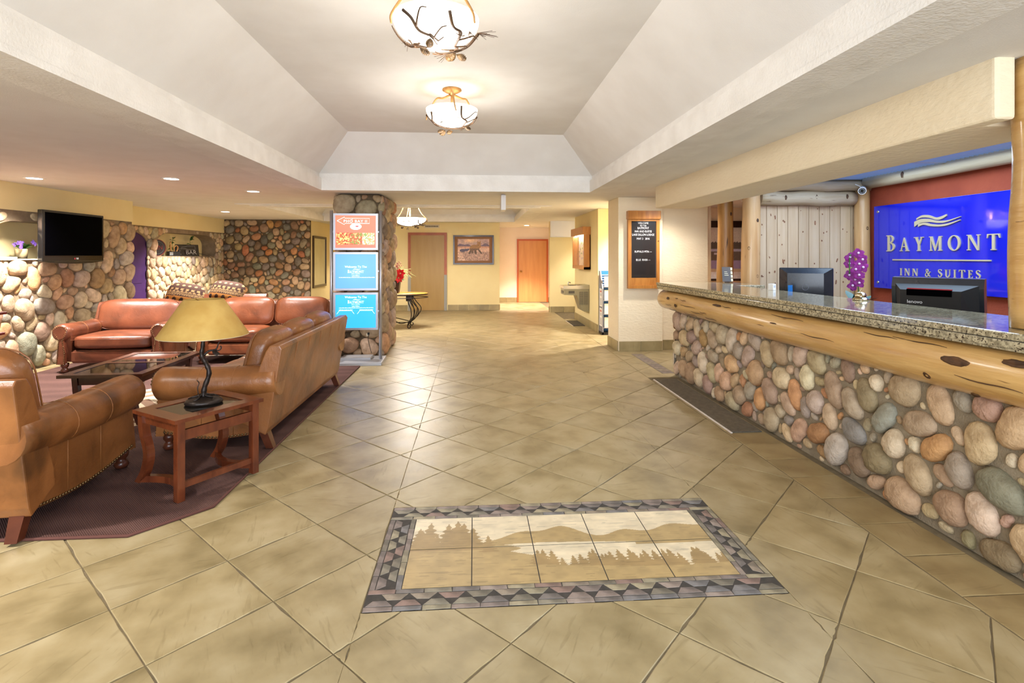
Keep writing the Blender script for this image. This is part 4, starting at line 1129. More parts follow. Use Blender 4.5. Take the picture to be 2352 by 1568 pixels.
# ------------------------------------------------------------------ tables
M['cherry'] = mat('cherry_wood', (112, 56, 30), (84, 38, 20), 5, .25, coat=.4, stretch=(3, 3, 1), crough=.1)
M['darkwood'] = mat('dark_cherry', (78, 42, 30), (58, 28, 20), 5, .22, coat=.5, crough=.08)
M['smoke'] = mat('smoked_glass', (26, 24, 20), rough=.03, spec=.6, coat=.2, crough=.02)
def frame_top(mb, w_, d, z, t, b):
    mb.box(-w_/2, w_/2, -d/2, -d/2+b, z, z+t).box(-w_/2, w_/2, d/2-b, d/2, z, z+t).box(-w_/2, -w_/2+b, -d/2+b, d/2-b, z, z+t).box(w_/2-b, w_/2, -d/2+b, d/2-b, z, z+t)
# side table: corner near (-1.73,3.17), long side towards (+.31,+.47)
th_ = math.atan2(.47, .31)
st_ = thing('side_table', 'cherry side table with smoked glass top holding the lamp', 'side table', (-1.745, 3.534, .013), th_)
TW, TD, TZ = .565, .465, .485
mb = MB(); frame_top(mb, TW, TD, TZ-.022, .022, .085); mb.build('top_frame', M['cherry'], st_)
MB().box(-TW/2+.08, TW/2-.08, -TD/2+.08, TD/2-.08, TZ-.014, TZ-.004).build('glass', M['smoke'], st_)
for sx in (-1, 1):
    MB().box(sx*(TW/2-.045)-.022, sx*(TW/2-.045)+.022, -TD/2+.015, -TD/2+.06, 0, TZ-.022, .003).build('straight_leg', M['cherry'], st_)
    c = spline([(TD/2-.035, TZ-.03), (TD/2-.05, TZ-.14), (TD/2-.1, TZ-.26), (TD/2-.07, TZ-.37), (TD/2-.0, .03)], 5)
    c = [(p[0], max(p[1], .0)) for p in c]
    prof = [(p[0]-.025, p[1]) for p in c]+[(p[0]+.025, p[1]) for p in c[::-1]]
    mb = MB(); x0 = sx*(TW/2-.045)-.022
    for i in range(len(c)-1):
        mb.prism([(c[i][0]-.025, c[i][1]), (c[i+1][0]-.025, c[i+1][1]), (c[i+1][0]+.025, c[i+1][1]), (c[i][0]+.025, c[i][1])], 'x', x0, x0+.044)
    mb.build('curved_leg', M['cherry'], st_)
    # curved floor stretcher
    mb = MB(); n = 8
    for i in range(n):
        a, b = i/n, (i+1)/n
        f = lambda q: (sx*(TW/2-.045)-sx*.075*sin(pi*q), -TD/2+.04+q*(TD-.07))
        p, q = f(a), f(b); mb.add([(p[0]-.02, p[1], .035), (p[0]+.02, p[1], .035), (q[0]+.02, q[1], .035), (q[0]-.02, q[1], .035), (p[0]-.02, p[1], .075), (p[0]+.02, p[1], .075), (q[0]+.02, q[1], .075), (q[0]-.02, q[1], .075)],
               [(0, 3, 2, 1), (4, 5, 6, 7), (0, 1, 5, 4), (1, 2, 6, 5), (2, 3, 7, 6), (3, 0, 4, 7)])
    mb.build('floor_stretcher', M['cherry'], st_)
    MB().box(sx*(TW/2-.045)-.012, sx*(TW/2-.045)+.012, -TD/2+.06, TD/2-.06, TZ-.08, TZ-.022).build('side_apron', M['cherry'], st_)
MB().box(-TW/2+.06, TW/2-.06, -TD/2+.028, -TD/2+.05, TZ-.135, TZ-.075).build('front_rail', M['cherry'], st_)
MB().box(-TW/2+.06, TW/2-.06, -TD/2+.03, -TD/2+.052, .07, .105).build('lower_rail', M['cherry'], st_)
MB().box(-TW/2+.06, TW/2-.06, TD/2-.06, TD/2-.04, TZ-.08, TZ-.022).build('rear_apron', M['cherry'], st_)

ct = thing('coffee_table', 'dark wood coffee table with two smoked glass panes reflecting the stones', 'coffee table', (-3.11, 5.17, .015), radians(2))
CW, CD, CZT = .66, 1.08, .445
mb = MB(); frame_top(mb, CW, CD, CZT-.025, .025, .075); mb.box(-CW/2+.075, CW/2-.075, -.03, .03, CZT-.025, CZT); mb.build('top_frame', M['darkwood'], ct)
for s in (-1, 1): MB().box(-CW/2+.07, CW/2-.07, s*.27-.245, s*.27+.245, CZT-.016, CZT-.003).build('glass_pane', M['smoke'], ct)
for sx in (-1, 1):
    for sy in (-1, 0, 1):
        c = spline([(0, CZT-.025), (-.01, .30), (-.02, .16), (.03, .0)], 5); mb = MB(); cx, cy = sx*(CW/2-.09), sy*(CD/2-.09)
        for i in range(len(c)-1):
            mb.prism([(cx+sx*c[i][0]-.022, c[i][1]), (cx+sx*c[i+1][0]-.022, c[i+1][1]), (cx+sx*c[i+1][0]+.022, c[i+1][1]), (cx+sx*c[i][0]+.022, c[i][1])], 'y', cy-.022, cy+.022)
        mb.build('leg', M['darkwood'], ct)
    MB().box(sx*(CW/2-.09)-.012, sx*(CW/2-.09)+.012, -CD/2+.09, CD/2-.09, CZT-.10, CZT-.025).build('long_apron', M['darkwood'], ct)
    MB().box(-CW/2+.09, CW/2-.09, sx*(CD/2-.09)-.012, sx*(CD/2-.09)+.012, CZT-.10, CZT-.025).build('short_apron', M['darkwood'], ct)

# ------------------------------------------------------------------ table lamp
M['iron'] = mat('bronzed_iron', (52, 42, 36), (36, 28, 24), 12, .38, metal=.5, bump=.3, bscale=30)
M['shade'] = mat('parchment_shade', (200, 166, 92), (186, 148, 74), 9, .75, detail=6)
LZ = .013+TZ
lp = thing('table_lamp', 'branch-shaped bronze table lamp with yellow parchment shade', 'lamp', (-1.735, 3.555, LZ-.003), radians(20))
MB().lathe([(.001, 0), (.105, 0), (.112, .012), (.10, .028), (.06, .042), (.001, .05)], (0, 0, 0), 28, 1.0, .78).build('base', M['iron'], lp)
trunk = spline([(0, 0, .04), (.004, 0, .10), (.03, .0, .19), (.012, .004, .255), (-.012, .0, .31), (-.006, 0, .37), (0, 0, .46)], 6)
MB().tube(trunk, [.017-.006*k/len(trunk)+.0015*sin(k*1.7) for k in range(len(trunk))], 10).build('trunk', M['iron'], lp)
mb = MB()
for q, l in ((.3, .09), (1.6, .075), (2.7, .1), (4.0, .085), (5.3, .1)):
    mb.tube(spline([(0, 0, .065), (.03*cos(q), .025*sin(q), .052), (.07*cos(q+.3), .055*sin(q+.3), .043), (l*cos(q), .78*l*sin(q), .03)], 4), [.009]*4+[.007]*4+[.005]*4+[.003], 6)
mb.build('roots', M['iron'], lp)
br = MB().tube(spline([(.0, 0, .31), (.03, -.005, .335), (.07, -.01, .345), (.085, -.01, .385), (.10, -.01, .40)], 5), [.008-.0003*k for k in range(21)], 7)
br.tube(spline([(.06, -.008, .343), (.085, -.012, .335), (.10, -.012, .35), (.095, -.012, .365)], 4), .004, 6)
bo = br.build('branch', M['iron'], lp)
MB().add([(.045, -.012, .345), (.07, -.02, .34), (.095, -.014, .315), (.075, -.01, .30), (.05, -.006, .318), (.07, -.01, .322)], [(0, 1, 5), (1, 2, 5), (2, 3, 5), (3, 4, 5), (4, 0, 5)], True).build('leaf', M['iron'], bo)
MB().tube(spline([(-.03, .0, .06), (-.035, .01, .1), (-.028, .012, .13), (-.04, .01, .15)], 4), .003, 6).build('sprig', M['iron'], lp)
MB().lathe([(.260, .437), (.262, .440), (.114, .67), (.110, .67), (.256, .440), (.258, .437)], (0, 0, 0), 48).build('shade', M['shade'], lp)
MB().lathe([(.261, .434), (.264, .437), (.261, .440), (.258, .437), (.261, .434)], (0, 0, 0), 48).build('shade_rim', M['letter'], lp)
MB().cyl((0, 0, .46), .018, .06, 12).build('socket', M['brass'], lp)
mb = MB()
for q in (0, 2*pi/3, 4*pi/3): mb.tube([(0, 0, .645), (.112*cos(q), .112*sin(q), .665)], .003, 5)
mb.tube([(0, 0, .52), (0, 0, .66)], .004, 6); mb.build('spider', M['brass'], lp)

# mahogany stand at the left frame edge
M['mahog'] = mat('red_mahogany', (98, 26, 22), (76, 18, 16), 5, .25, coat=.4)
ms = thing('display_stand', 'red mahogany stand at the left frame edge before the stone wall', 'stand', (-5.06, 5.6, .013))
for z, hw in ((.04, .22), (.62, .24), (.83, .25)): MB().box(-hw, hw, -hw, hw, z, z+.03, .006).build('shelf', M['mahog'], ms)
for sx in (-1, 1):
    for sy in (-1, 1):
        MB().lathe([(.001, 0), (.02, 0), (.022, .04), (.015, .07), (.018, .3), (.022, .5), (.014, .6), (.02, .62), (.015, .7), (.02, .83), (.001, .83)], (sx*.19, sy*.19, 0), 12).build('leg', M['mahog'], ms)

# ------------------------------------------------------------------ television
M['tvblack'] = mat('gloss_black_plastic', (16, 15, 15), rough=.12, coat=.6)
M['screen'] = mat('dark_screen', (0, 0, 1), rough=.6, spec=.02)
tv = thing('television', 'black flat screen television on the stone wall beside the niche', 'television', (-5.33, 7.48, 1.695), pi/2)
MB().box(-.54, .54, -.035, .03, -.325, .325, .01).build('housing', M['tvblack'], tv)
MB().box(-.505, .505, -.038, -.034, -.245, .295).build('screen', M['screen'], tv)
MB().prism([(-.54, -.322), (-.3, -.345), (0, -.352), (.3, -.345), (.54, -.322)], 'y', -.035, .0).build('chin', M['tvblack'], tv)
MB().box(-.18, .18, .03, .24, -.15, .15).build('wall_bracket', M['iron'], tv)
M['print_w'] = mat('white_print', (235, 235, 235), rough=.5)
M['led'] = mat('badge_red', (150, 30, 50), rough=.4)
tm = text('badge', 'LG', .03, M['print_w'], tv, (.035, -.0365, -.285), ext=.0004)
MB().cyl((-.012, -.0368, -.285), .012, .001, 16, 'y').build('badge_dot', M['led'], tv)

# ------------------------------------------------------------------ illuminated sign stand
M['alu'] = mat('satin_aluminium', (186, 186, 192), rough=.35, metal=.7)
M['alu_base'] = mat('grey_base_plate', (176, 178, 184), rough=.4, metal=.4)
M['lit'] = paint_mat('backlit_print', .3, emit=.55)
M['lit_white'] = mat('backlit_white', (255, 255, 255), emit=.62)
ss = thing('sign_stand', 'free-standing aluminium stand with three backlit sign panels before stone column', 'sign stand', (-1.60, 7.36, 0), radians(2))
MB().box(-.37, .37, -.26, .26, 0, .04, .004).build('base_plate', M['alu_base'], ss)
MB().box(-.20, .20, -.05, .20, .04, .07, .004).build('ballast', M['alu_base'], ss)
for s in (-1, 1): MB().cyl((s*.325, 0, .04), .022, 2.02, 14).build('post', M['alu'], ss)
def food(u, v, seed, cols):
    n = fbm(u, v, 7, seed); k = vnoise(u, v, 11, seed+4); out = np.ones(u.shape+(3,))*np.array(cols[0], float)
    out[n > .5] = cols[1]; out[(k > .62)] = cols[2]; out[(k < .25)] = cols[3]; return out*(.75+.5*fbm(u, v, 16, seed+9))[..., None]
def pan_red(u, v):
    out = np.ones(u.shape+(3,))*np.array((246, 112, 84.))
    out *= (1.06-.10*(1-v))[..., None]
    for k, cols in enumerate((((200, 70, 30), (226, 120, 50), (250, 210, 120), (150, 40, 20)), ((206, 84, 34), (180, 60, 24), (110, 140, 50), (240, 190, 120)), ((222, 206, 160), (240, 232, 200), (190, 150, 80), (120, 150, 60)))):
        x0, x1 = .03+k*.315, .03+k*.315+.305
        m = (u > x0) & (u < x1) & (v > .10) & (v < .46); f = food((u-x0)/.305, (v-.1)/.36, 40+k, cols); out[m] = np.clip(f, 0, 255)[m]
    el = (((u-.50)/.14)**2+((v-.66)/.10)**2) < 1; out[el] = (255, 250, 246)
    fish = (((u-.53)/.045)**2+((v-.67)/.022)**2) < 1; out[fish] = (214, 50, 50)
    return out
def pan_blue1(u, v):
    d = np.hypot(u-.5, v-.5); out = np.ones(u.shape+(3,))*np.array((92, 156, 250.)); return out*(1.05-.12*d)[..., None]
def pan_blue2(u, v): return np.ones(u.shape+(3,))*np.array((48, 164, 252.))
def px_z(y, d=7.27): return EYE+(HORIZON-y)*d/F_PX
def fine_print(parent, xc, z, width, h):
    """line of lettering too small to read: tiny word-like strokes"""
    r = random.Random(int(width*1e4)+int(z*1e3)); mb = MB(); x = xc-width/2
    while x < xc+width/2-h*.5:
        for _ in range(r.randint(3, 8)):
            k = r.uniform(.55, 1); mb.box(x, x+h*.38, -.0235, -.0225, z-h/2, z-h/2+h*k); x += h*.55
        x += h*.45
    return tag(mb.build('fine_print', M['lit_white'], parent), kind='stuff')
PAN = [('red_panel', 491, 574, pan_red), ('welcome_panel', 579, 666, pan_blue1), ('direction_panel', 671, 756, pan_blue2)]
for nm, ya, yb_, fn in PAN:
    z1, z0 = px_z(ya), px_z(yb_); zc, hh = (z0+z1)/2, (z1-z0)/2
    p = MB(); W_ = .295; b = .028
    p.box(-W_, W_, -.03, .03, zc+hh-b, zc+hh).box(-W_, W_, -.03, .03, zc-hh, zc-hh+b).box(-W_, -W_+b, -.03, .03, zc-hh+b, zc+hh-b).box(W_-b, W_, -.03, .03, zc-hh+b, zc+hh-b)
    fr = p.build('panel_frame', M['alu'], ss)
    MB().box(-W_+.01, W_-.01, -.015, .025, zc-hh+.01, zc+hh-.01).build('light_box', M['alu'], fr)
    pp = paint_panel(nm, 2*(W_-b), 2*(hh-b), 96 if fn is pan_red else 6, 72 if fn is pan_red else 6, fn, M['lit'], fr, .006); pp.location = (0, -.022, zc)
    MB().box(-.32, .32, -.008, .008, zc-.01, zc+.01).build('cross_bar', M['alu'], fr)
    top = zc+hh-b
    if fn is pan_red:
        za = top-.072; A0, A1, AH = -.246, .182, -.148
        pts = [(A0, za), (AH, za+.052), (AH+.004, za+.034), (A1, za+.034), (A1, za-.034), (AH+.004, za-.034), (AH, za-.052), (A0, za)]
        MB().tube([(x, -.0235, z) for x, z in pts], .0028, 5).build('arrow_outline', M['lit_white'], fr)
        text('sign_text', 'PHO BAY II', .05, M['lit_white'], fr, (-.005, -.0235, za-.006), ext=.0006, spacing=1.12, xs=1.15)
        MB().tube([(-.052+.009*cos(a), -.0235, za+.022+.008*sin(a)) for a in np.linspace(pi+.3, 2*pi+.9, 9)], .0016, 5).build('vowel_mark', M['lit_white'], fr)
    else:
        ty = zc+.045 if fn is pan_blue1 else top-.035
        if fn is pan_blue1: ty = zc+.06
        text('sign_text', 'Welcome To The', .04, M['lit_white'], fr, (0, -.0235, ty), ext=.0005)
        tag(serif_text('sign_text', 'BAYMONT', .032, M['lit_white'], fr, (0, -.0228, ty-.082), .0008, .06, 1.25, 1.0)[0], kind='stuff')
        tag(serif_text('sign_text', 'INN & SUITES', .011, M['lit_white'], fr, (0, -.0228, ty-.102), .0008, .2)[0], kind='stuff')
        MB().prism([(-.04, ty-.036), (-.01, ty-.024), (.03, ty-.032), (.07, ty-.026), (.03, ty-.04), (-.01, ty-.034)], 'y', -.0236, -.0226).build('wave_logo', M['lit_white'], fr)
        text('sign_text', 'Lake Dillon', .022, M['lit_white'], fr, (0, -.0235, ty-.122), ext=.0004)
        fine_print(fr, 0, ty-.143, .44, .009)
        if fn is pan_blue2:
            for s in (-1, 1):
                x = s*.135; zz = ty-.17
                fine_print(fr, x, zz, .175, .011)
                MB().tube([(x-.085, -.0235, zz-.012), (x+.085, -.0235, zz-.012)], .0015, 5).tube([(x-.085, -.0235, zz-.016), (x-.115, -.0235, zz-.055)], .0022, 5).tube([(x+.085, -.0235, zz-.016), (x+.115, -.0235, zz-.055)], .0022, 5).build('pointer_lines', M['lit_white'], fr)
# outlet and cord on the column
M['outlet'] = mat('ivory_plastic', (222, 210, 184), rough=.45)
oc = thing('wall_outlet', 'ivory power outlet with plugged black cord low on stone column', 'outlet', (-1.50, 7.715, .36))
MB().box(-.036, .036, 0, .05, -.058, .058, .004).build('plate', M['outlet'], oc)
M['blackplastic'] = mat('black_plastic', (22, 22, 24), rough=.4)
MB().box(-.014, .014, -.022, 0, -.035, -.005).build('plug', M['blackplastic'], oc)
MB().tube(spline([(0, -.02, -.03), (0, -.03, -.11), (.02, -.03, -.2), (.05, -.06, -.29)], 5), .004, 6).build('cord', M['blackplastic'], oc)

# ------------------------------------------------------------------ console table with flowers behind the column
M['oakpale'] = mat('pale_oak_top', (224, 172, 84), (206, 150, 62), 4, .22, coat=.5, stretch=(1, 6, 6))
cn = thing('console_table', 'oval oak-topped console with scrolled wrought iron legs behind column', 'console table', (-1.76, 10.95, 0))
CH = .70
MB().lathe([(.001, CH-.028), (.80, CH-.028), (.82, CH-.015), (.81, CH), (.001, CH)], (0, 0, 0), 48, 1, .47).build('table_top', M['oakpale'], cn)
MB().lathe([(.80, CH-.038), (.825, CH-.03), (.815, CH-.02), (.80, CH-.028), (.80, CH-.038)], (0, 0, 0), 48, 1, .475).build('top_rim', M['iron'], cn)
ring = [(.82*cos(a), .40*sin(a)-.0, CH-.09) for a in np.linspace(0, 2*pi, 49)]
MB().tube(ring, .008, 6, False).build('apron_ring', M['iron'], cn)
for s in (-1, 1):
    for yv in (-.26, .22):
        mb = MB()
        for off in (-.045, 0, .05):
            mb.tube(spline([(s*(.46+off*.3), yv, CH-.05), (s*(.50+off), yv, CH-.18), (s*(.58+off*1.6), yv, CH-.33), (s*(.55+off*.9), yv, CH-.48), (s*(.47+off*.3), yv, .12), (s*.44, yv, .04), (s*.47, yv, .012), (s*.50, yv, .04), (s*.48, yv, .07)], 5), .017, 7, flat=.55)
        mb.build('scroll_leg', M['iron'], cn)
        MB().box(s*.46-.05, s*.46+.05, yv-.03, yv+.03, CH-.15, CH-.03, .01).build('leg_bracket', M['iron'], cn)
mb = MB()
for s in (-1, 1):
    mb.tube(spline([(s*.46, -.26, .16), (s*.2, -.1, .20), (s*.06, -.06, .22), (s*.03, -.06, .27), (s*.08, -.06, .29), (s*.1, -.06, .25)], 5), .009, 6)
    mb.tube(spline([(s*.46, -.26, .14), (s*.3, -.2, .10), (s*.15, -.18, .16), (0, -.18, .12)], 5), .009, 6)
mb.tube([(-.46, -.26, .13), (.46, -.26, .13)], .008, 6); mb.build('scroll_stretcher', M['iron'], cn)
M['vase'] = mat('dark_brown_vase', (78, 56, 46), (60, 40, 32), 10, .4)
M['pred'] = mat('poinsettia_red', (214, 22, 30), (180, 10, 22), 20, .6); M['leaf'] = mat('leaf_green', (70, 110, 46), (50, 84, 34), 12, .6); M['grass'] = mat('dry_grass', (170, 176, 110), (140, 150, 84), 12, .7); M['berry'] = mat('berry_brown', (120, 44, 36), rough=.5)
fl = thing('flower_arrangement', 'red poinsettias and dry grasses in a square brown vase on console', 'flowers', (-1.60, 10.84, CH+.001))
MB().add([(-.09, -.09, 0), (.09, -.09, 0), (.09, .09, 0), (-.09, .09, 0), (-.12, -.12, .27), (.12, -.12, .27), (.12, .12, .27), (-.12, .12, .27)], [(3, 2, 1, 0), (4, 5, 6, 7), (0, 1, 5, 4), (1, 2, 6, 5), (2, 3, 7, 6), (3, 0, 4, 7)]).build('vase', M['vase'], fl)
def petal(mb, c, d, up, L_, w_):
    d = Vector(d).normalized(); up = Vector(up).normalized(); s = d.cross(up).normalized(); c = Vector(c)
    mb.add([c, c+d*L_*.35+s*w_+up*.008, c+d*L_*.75+s*w_*.7, c+d*L_-up*.01, c+d*L_*.75-s*w_*.7, c+d*L_*.35-s*w_+up*.008, c+d*L_*.5+up*.003], [(0, 1, 6), (1, 2, 6), (2, 3, 6), (3, 4, 6), (4, 5, 6), (5, 0, 6)], True)
rr = random.Random(5)
for c in ((.05, -.14, .36), (.14, -.12, .40), (-.04, -.12, .42), (.11, -.16, .31), (0, -.15, .46)):
    mb = MB()
    for lay, L_ in ((0, .11), (.4, .085)):
        for k in range(7):
            a = 2*pi*k/7+lay; petal(mb, c, (cos(a), -.35-lay*.5, sin(a)), (0, -1, 0), L_, .03)
    o = mb.build('poinsettia', M['pred'], fl)
    mb = MB()
    for k in range(4): mb.sphere((c[0]+.01*cos(k*1.6), c[1]-.03, c[2]+.01*sin(k*1.6)), .006, 6, 4)
    mb.build('flower_centre', M['grass'], o)
mb = MB()
for k in range(26):
    a = rr.uniform(-.5, 2.2); L_ = rr.uniform(.25, .52); b = (rr.uniform(-.05, .05), rr.uniform(-.05, .05), .25)
    mb.tube(spline([b, (b[0]+cos(a)*L_*.35, b[1]-.05*rr.random(), b[2]+.14+.1*rr.random()), (b[0]+cos(a)*L_*.85, b[1]-.1*rr.random(), b[2]+sin(a)*.45*L_+.08)], 4), .003, 4)
mb.build('grass_blades', M['grass'], fl)['kind'] = 'stuff'
for k in range(16):
    a = rr.uniform(0, 2*pi); mb = MB(); petal(mb, (.06*cos(a), .05*sin(a)-.05, .28), (cos(a), -.4, rr.uniform(-.2, .9)), (0, -.3, 1), rr.uniform(.14, .26), .035); mb.build('leaf', M['leaf'], fl)
for k in range(3):
    mb = MB(); b = Vector((rr.uniform(-.1, .1), -.05, .3)); tp = b+Vector((rr.uniform(-.12, .14), -.02, rr.uniform(.25, .34))); mb.tube([b, tp], .003, 5)
    for q in range(8): p = b+(tp-b)*rr.uniform(.5, 1)+Vector((rr.uniform(-.03, .03), rr.uniform(-.03, .03), 0)); mb.sphere(p, .011, 6, 4)
    mb.build('berry_sprig', M['berry'], fl)

# ------------------------------------------------------------------ far wall doors, picture and plates
M['doorb'] = mat('khaki_door', (166, 134, 76), (160, 127, 70), 3, .4, stretch=(5, 5, .5)); M['frame_r'] = mat('reddish_frame', (168, 92, 52), (150, 78, 42), 5, .4); M['frame_g'] = mat('grey_guard', (150, 148, 138), rough=.5)
d1 = tag(thing('door_1', 'khaki slab door with reddish wooden frame in the far wall', 'door', (-1.233, 14.25, 0)), kind='structure')
MB().box(-.44, .44, -.03, .01, .01, 2.0).build('leaf', M['doorb'], d1)
for s in (-1, 1):
    MB().box(s*.475-.035, s*.475+.035, -.045, .01, .95, 2.0).build('jamb', M['frame_r'], d1); MB().box(s*.475-.037, s*.475+.037, -.047, .01, 0, .95).build('jamb_guard', M['frame_g'], d1)
MB().box(-.51, .51, -.045, .01, 2.0, 2.07).build('head', M['frame_r'], d1)
d2 = tag(thing('door_2', 'plain orange door in the peach lit alcove', 'door', (1.83, 16.65, 0)), kind='structure')
M['dooro'] = mat('peach_door', (214, 154, 96), (204, 142, 86), 3, .4, stretch=(5, 5, .5)); M['frame_o'] = mat('orange_frame', (190, 92, 44), rough=.4)
MB().box(-.44, .44, -.03, .01, .01, 1.93).build('leaf', M['dooro'], d2)
for s in (-1, 1): MB().box(s*.465-.025, s*.465+.025, -.05, .01, 0, 1.93).build('jamb', M['frame_o'], d2)
MB().box(-.49, .49, -.05, .01, 1.93, 1.98).build('head', M['frame_o'], d2)
kn = MB().cyl((-.37, -.045, .96), .028, .015, 14, 'y').sphere((-.37, -.07, .96), .03).build('door_knob', M['brass'], d2)
# bear picture
def bear(u, v):
    W = u.shape+(3,); n = fbm(u*1.4, v, 10, 3); sky = np.stack([170+50*n, 140+40*n, 140+20*n], -1)
    glow = np.exp(-((u-.42)/.2)**2-((v-.93)/.1)**2)[..., None]; out = sky+glow*np.array((60, 50, 10.))
    hill = .72+.05*np.sin(u*9)+.03*np.sin(u*23); m = v < hill; out[m] = (120, 98, 112)
    m = v < .655; out[m] = np.array((206, 150, 122.)); m = v < .58; out[m] = np.array((224, 182, 156.))
    out = out*(.85+.3*fbm(u*1.4, v, 18, 6))[..., None]
    st = fbm(u*1.6, v*2.2, 26, 11); m = (v < .42-.1*np.sin(u*5)*0) & (st > .53) & (u+v*.4 > .25); out[m] = np.array((150, 112, 98.)); m = (v < .40) & (st < .36); out[m] = np.array((104, 78, 76.))
    def E(cx, cy, rx, ry, t=0):
        x, y = u-cx, v-cy; a = x*cos(t)+y*sin(t); b = -x*sin(t)+y*cos(t); return (a/rx)**2+(b/ry)**2 < 1
    body = E(.54, .60, .155, .135, -.12) | E(.66, .68, .075, .11) | E(.45, .54, .08, .12)
    legs = E(.40, .42, .035, .13, -.35) | E(.56, .42, .035, .13, .15) | E(.70, .43, .03, .12, .5) | E(.47, .43, .03, .10, -.1)
    head = E(.675, .80, .058, .075) | E(.655, .74, .03, .05) | E(.63, .87, .016, .03) | E(.715, .875, .016, .03)
    fur = (.8+.4*fbm(u*2, v*2, 24, 15))[..., None]
    out[legs] = (np.array((96, 70, 44.))*fur)[legs]; out[body] = (np.array((168, 120, 66.))*fur)[body]; out[body & (v < .56)] = (np.array((120, 86, 56.))*fur)[body & (v < .56)]
    out[head] = (np.array((178, 130, 76.))*fur)[head]; out[E(.652, .715, .014, .02)] = (40, 28, 24); out[E(.645, .80, .008, .012) | E(.69, .80, .008, .012)] = (30, 20, 18)
    cubs = E(.16, .47, .10, .07) | E(.27, .49, .07, .06) | E(.33, .52, .035, .045); out[cubs] = (np.array((84, 72, 92.))*fur)[cubs]
    return np.clip(out, 0, 255)
bp_ = thing('bear_picture', 'framed painting of a brown bear and cubs on the far wall', 'picture', (-.017, 14.25, 1.613))
M['wframe'] = mat('dark_brown_frame', (70, 48, 28), (52, 34, 20), 8, .35, coat=.3); M['mat_b'] = mat('brown_mat_board', (150, 108, 74), rough=.8); M['canvas'] = paint_mat('painted_canvas', .45)
mb = MB(); w2, h2, b = .54, .39, .04
mb.box(-w2, w2, -.045, 0, h2-b, h2).box(-w2, w2, -.045, 0, -h2, -h2+b).box(-w2, -w2+b, -.045, 0, -h2+b, h2-b).box(w2-b, w2, -.045, 0, -h2+b, h2-b); mb.build('frame', M['wframe'], bp_)
MB().box(-w2+b, w2-b, -.02, 0, -h2+b, h2-b).build('mat_board', M['mat_b'], bp_)
paint_panel('painting', .84, .58, 150, 104, bear, M['canvas'], bp_, .004).location = (0, -.025, 0)
# floor indicator plate over the door
ip = thing('indicator_plate', 'small cream indicator strip with dark squares above the khaki door', 'plate', (-1.12, 14.25, 2.235))
MB().box(-.20, .20, -.02, 0, -.045, .045, .004).build('plate', M['outlet'], ip)
M['dgrey'] = mat('dark_grey_square', (90, 84, 72), rough=.5)
for k in range(8): MB().box(-.165+k*.043, -.135+k*.043, -.023, -.018, -.018, .018).build('square', M['dgrey'], ip)

# ------------------------------------------------------------------ fountain, case, rack, floor mat
M['grey_enam'] = mat('taupe_enamel', (150, 142, 112), rough=.4, metal=.2); M['ss'] = mat('stainless_steel', (176, 172, 158), rough=.22, metal=.9)
df = thing('drinking_fountain', 'taupe and stainless wall-hung drinking fountain', 'drinking fountain', (2.325, 10.86, .32))
MB().prism([(0, .54), (-.53, .52), (-.53, .47), (-.51, .46), (0, .46)], 'y', -.23, .23).build('basin_top', M['ss'], df)
MB().prism([(0, .46), (-.51, .46), (-.51, .34), (-.25, .33), (-.15, .03), (-.1, 0), (0, 0)], 'y', -.215, .215).build('cabinet', M['grey_enam'], df)
for x0 in (-.20, -.105):
    vt = MB().box(x0, x0+.08, -.219, -.214, .14, .40).build('vent', M['dgrey'], df)
    mb = MB()
    for k in range(12): mb.box(x0+.004, x0+.076, -.222, -.216, .148+k*.021, .158+k*.021)
    mb.build('vent_slats', M['grey_enam'], vt)
MB().box(-.42, -.30, -.219, -.214, .37, .42).build('side_push_bar', M['dgrey'], df); MB().box(-.518, -.508, -.12, .12, .37, .42).build('front_push_bar', M['dgrey'], df)
MB().tube(spline([(-.40, -.05, .53), (-.40, -.05, .57), (-.38, -.05, .59), (-.35, -.05, .575)], 4), .011, 8).build('bubbler', M['ss'], df)
MB().lathe([(.15, .534), (.14, .540), (.11, .534), (.001, .533)], (-.24, 0, 0), 24, 1, 1.1).build('basin', M['ss'], df)
M['oak'] = mat('golden_oak', (196, 132, 58), (172, 108, 42), 5, .35, stretch=(5, 5, .7), coat=.2)
wc = thing('display_case', 'lit golden oak display case with glass doors above fountain', 'display case', (2.33, 11.135, 1.175), -pi/2)
# local: faces -Y -> world -X ; local +x -> world -Y
hw = .615
MB().box(-hw, hw, -.02, 0, 0, .80).build('back', M['oak'], wc)
mb = MB().box(-hw, -hw+.03, -.14, 0, 0, .86).box(hw-.03, hw, -.14, 0, 0, .86).box(-hw, hw, -.14, 0, 0, .05); mb.build('carcass', M['oak'], wc)
MB().box(-hw-.01, hw+.01, -.175, 0, .70, .86, .004).build('hood', M['oak'], wc)
M['tube'] = mat('case_lamp', (255, 250, 240), emit=14, emitc=(255, 248, 235)); MB().box(-hw+.06, hw-.06, -.10, -.06, .685, .70).build('lamp', M['tube'], wc)
def flyer(u, v):
    n = fbm(u*2, v*3, 8, 21); out = np.stack([220+30*n, 196+40*n, 170+30*n], -1); k = vnoise(u*2, v*2, 9, 5); out[(k > .7) & (v > .4)] = (130, 150, 90); out[(k < .2)] = (190, 160, 190); return np.clip(out, 0, 255)
M['print'] = paint_mat('printed_paper', .6)
paint_panel('notice_print', 2*hw-.1, .62, 40, 40, flyer, M['print'], wc, .003).location = (0, -.026, .37)
M['glass'] = mat('clear_glass', (255, 255, 255), rough=.02, trans=1, alpha=.12, spec=.5)
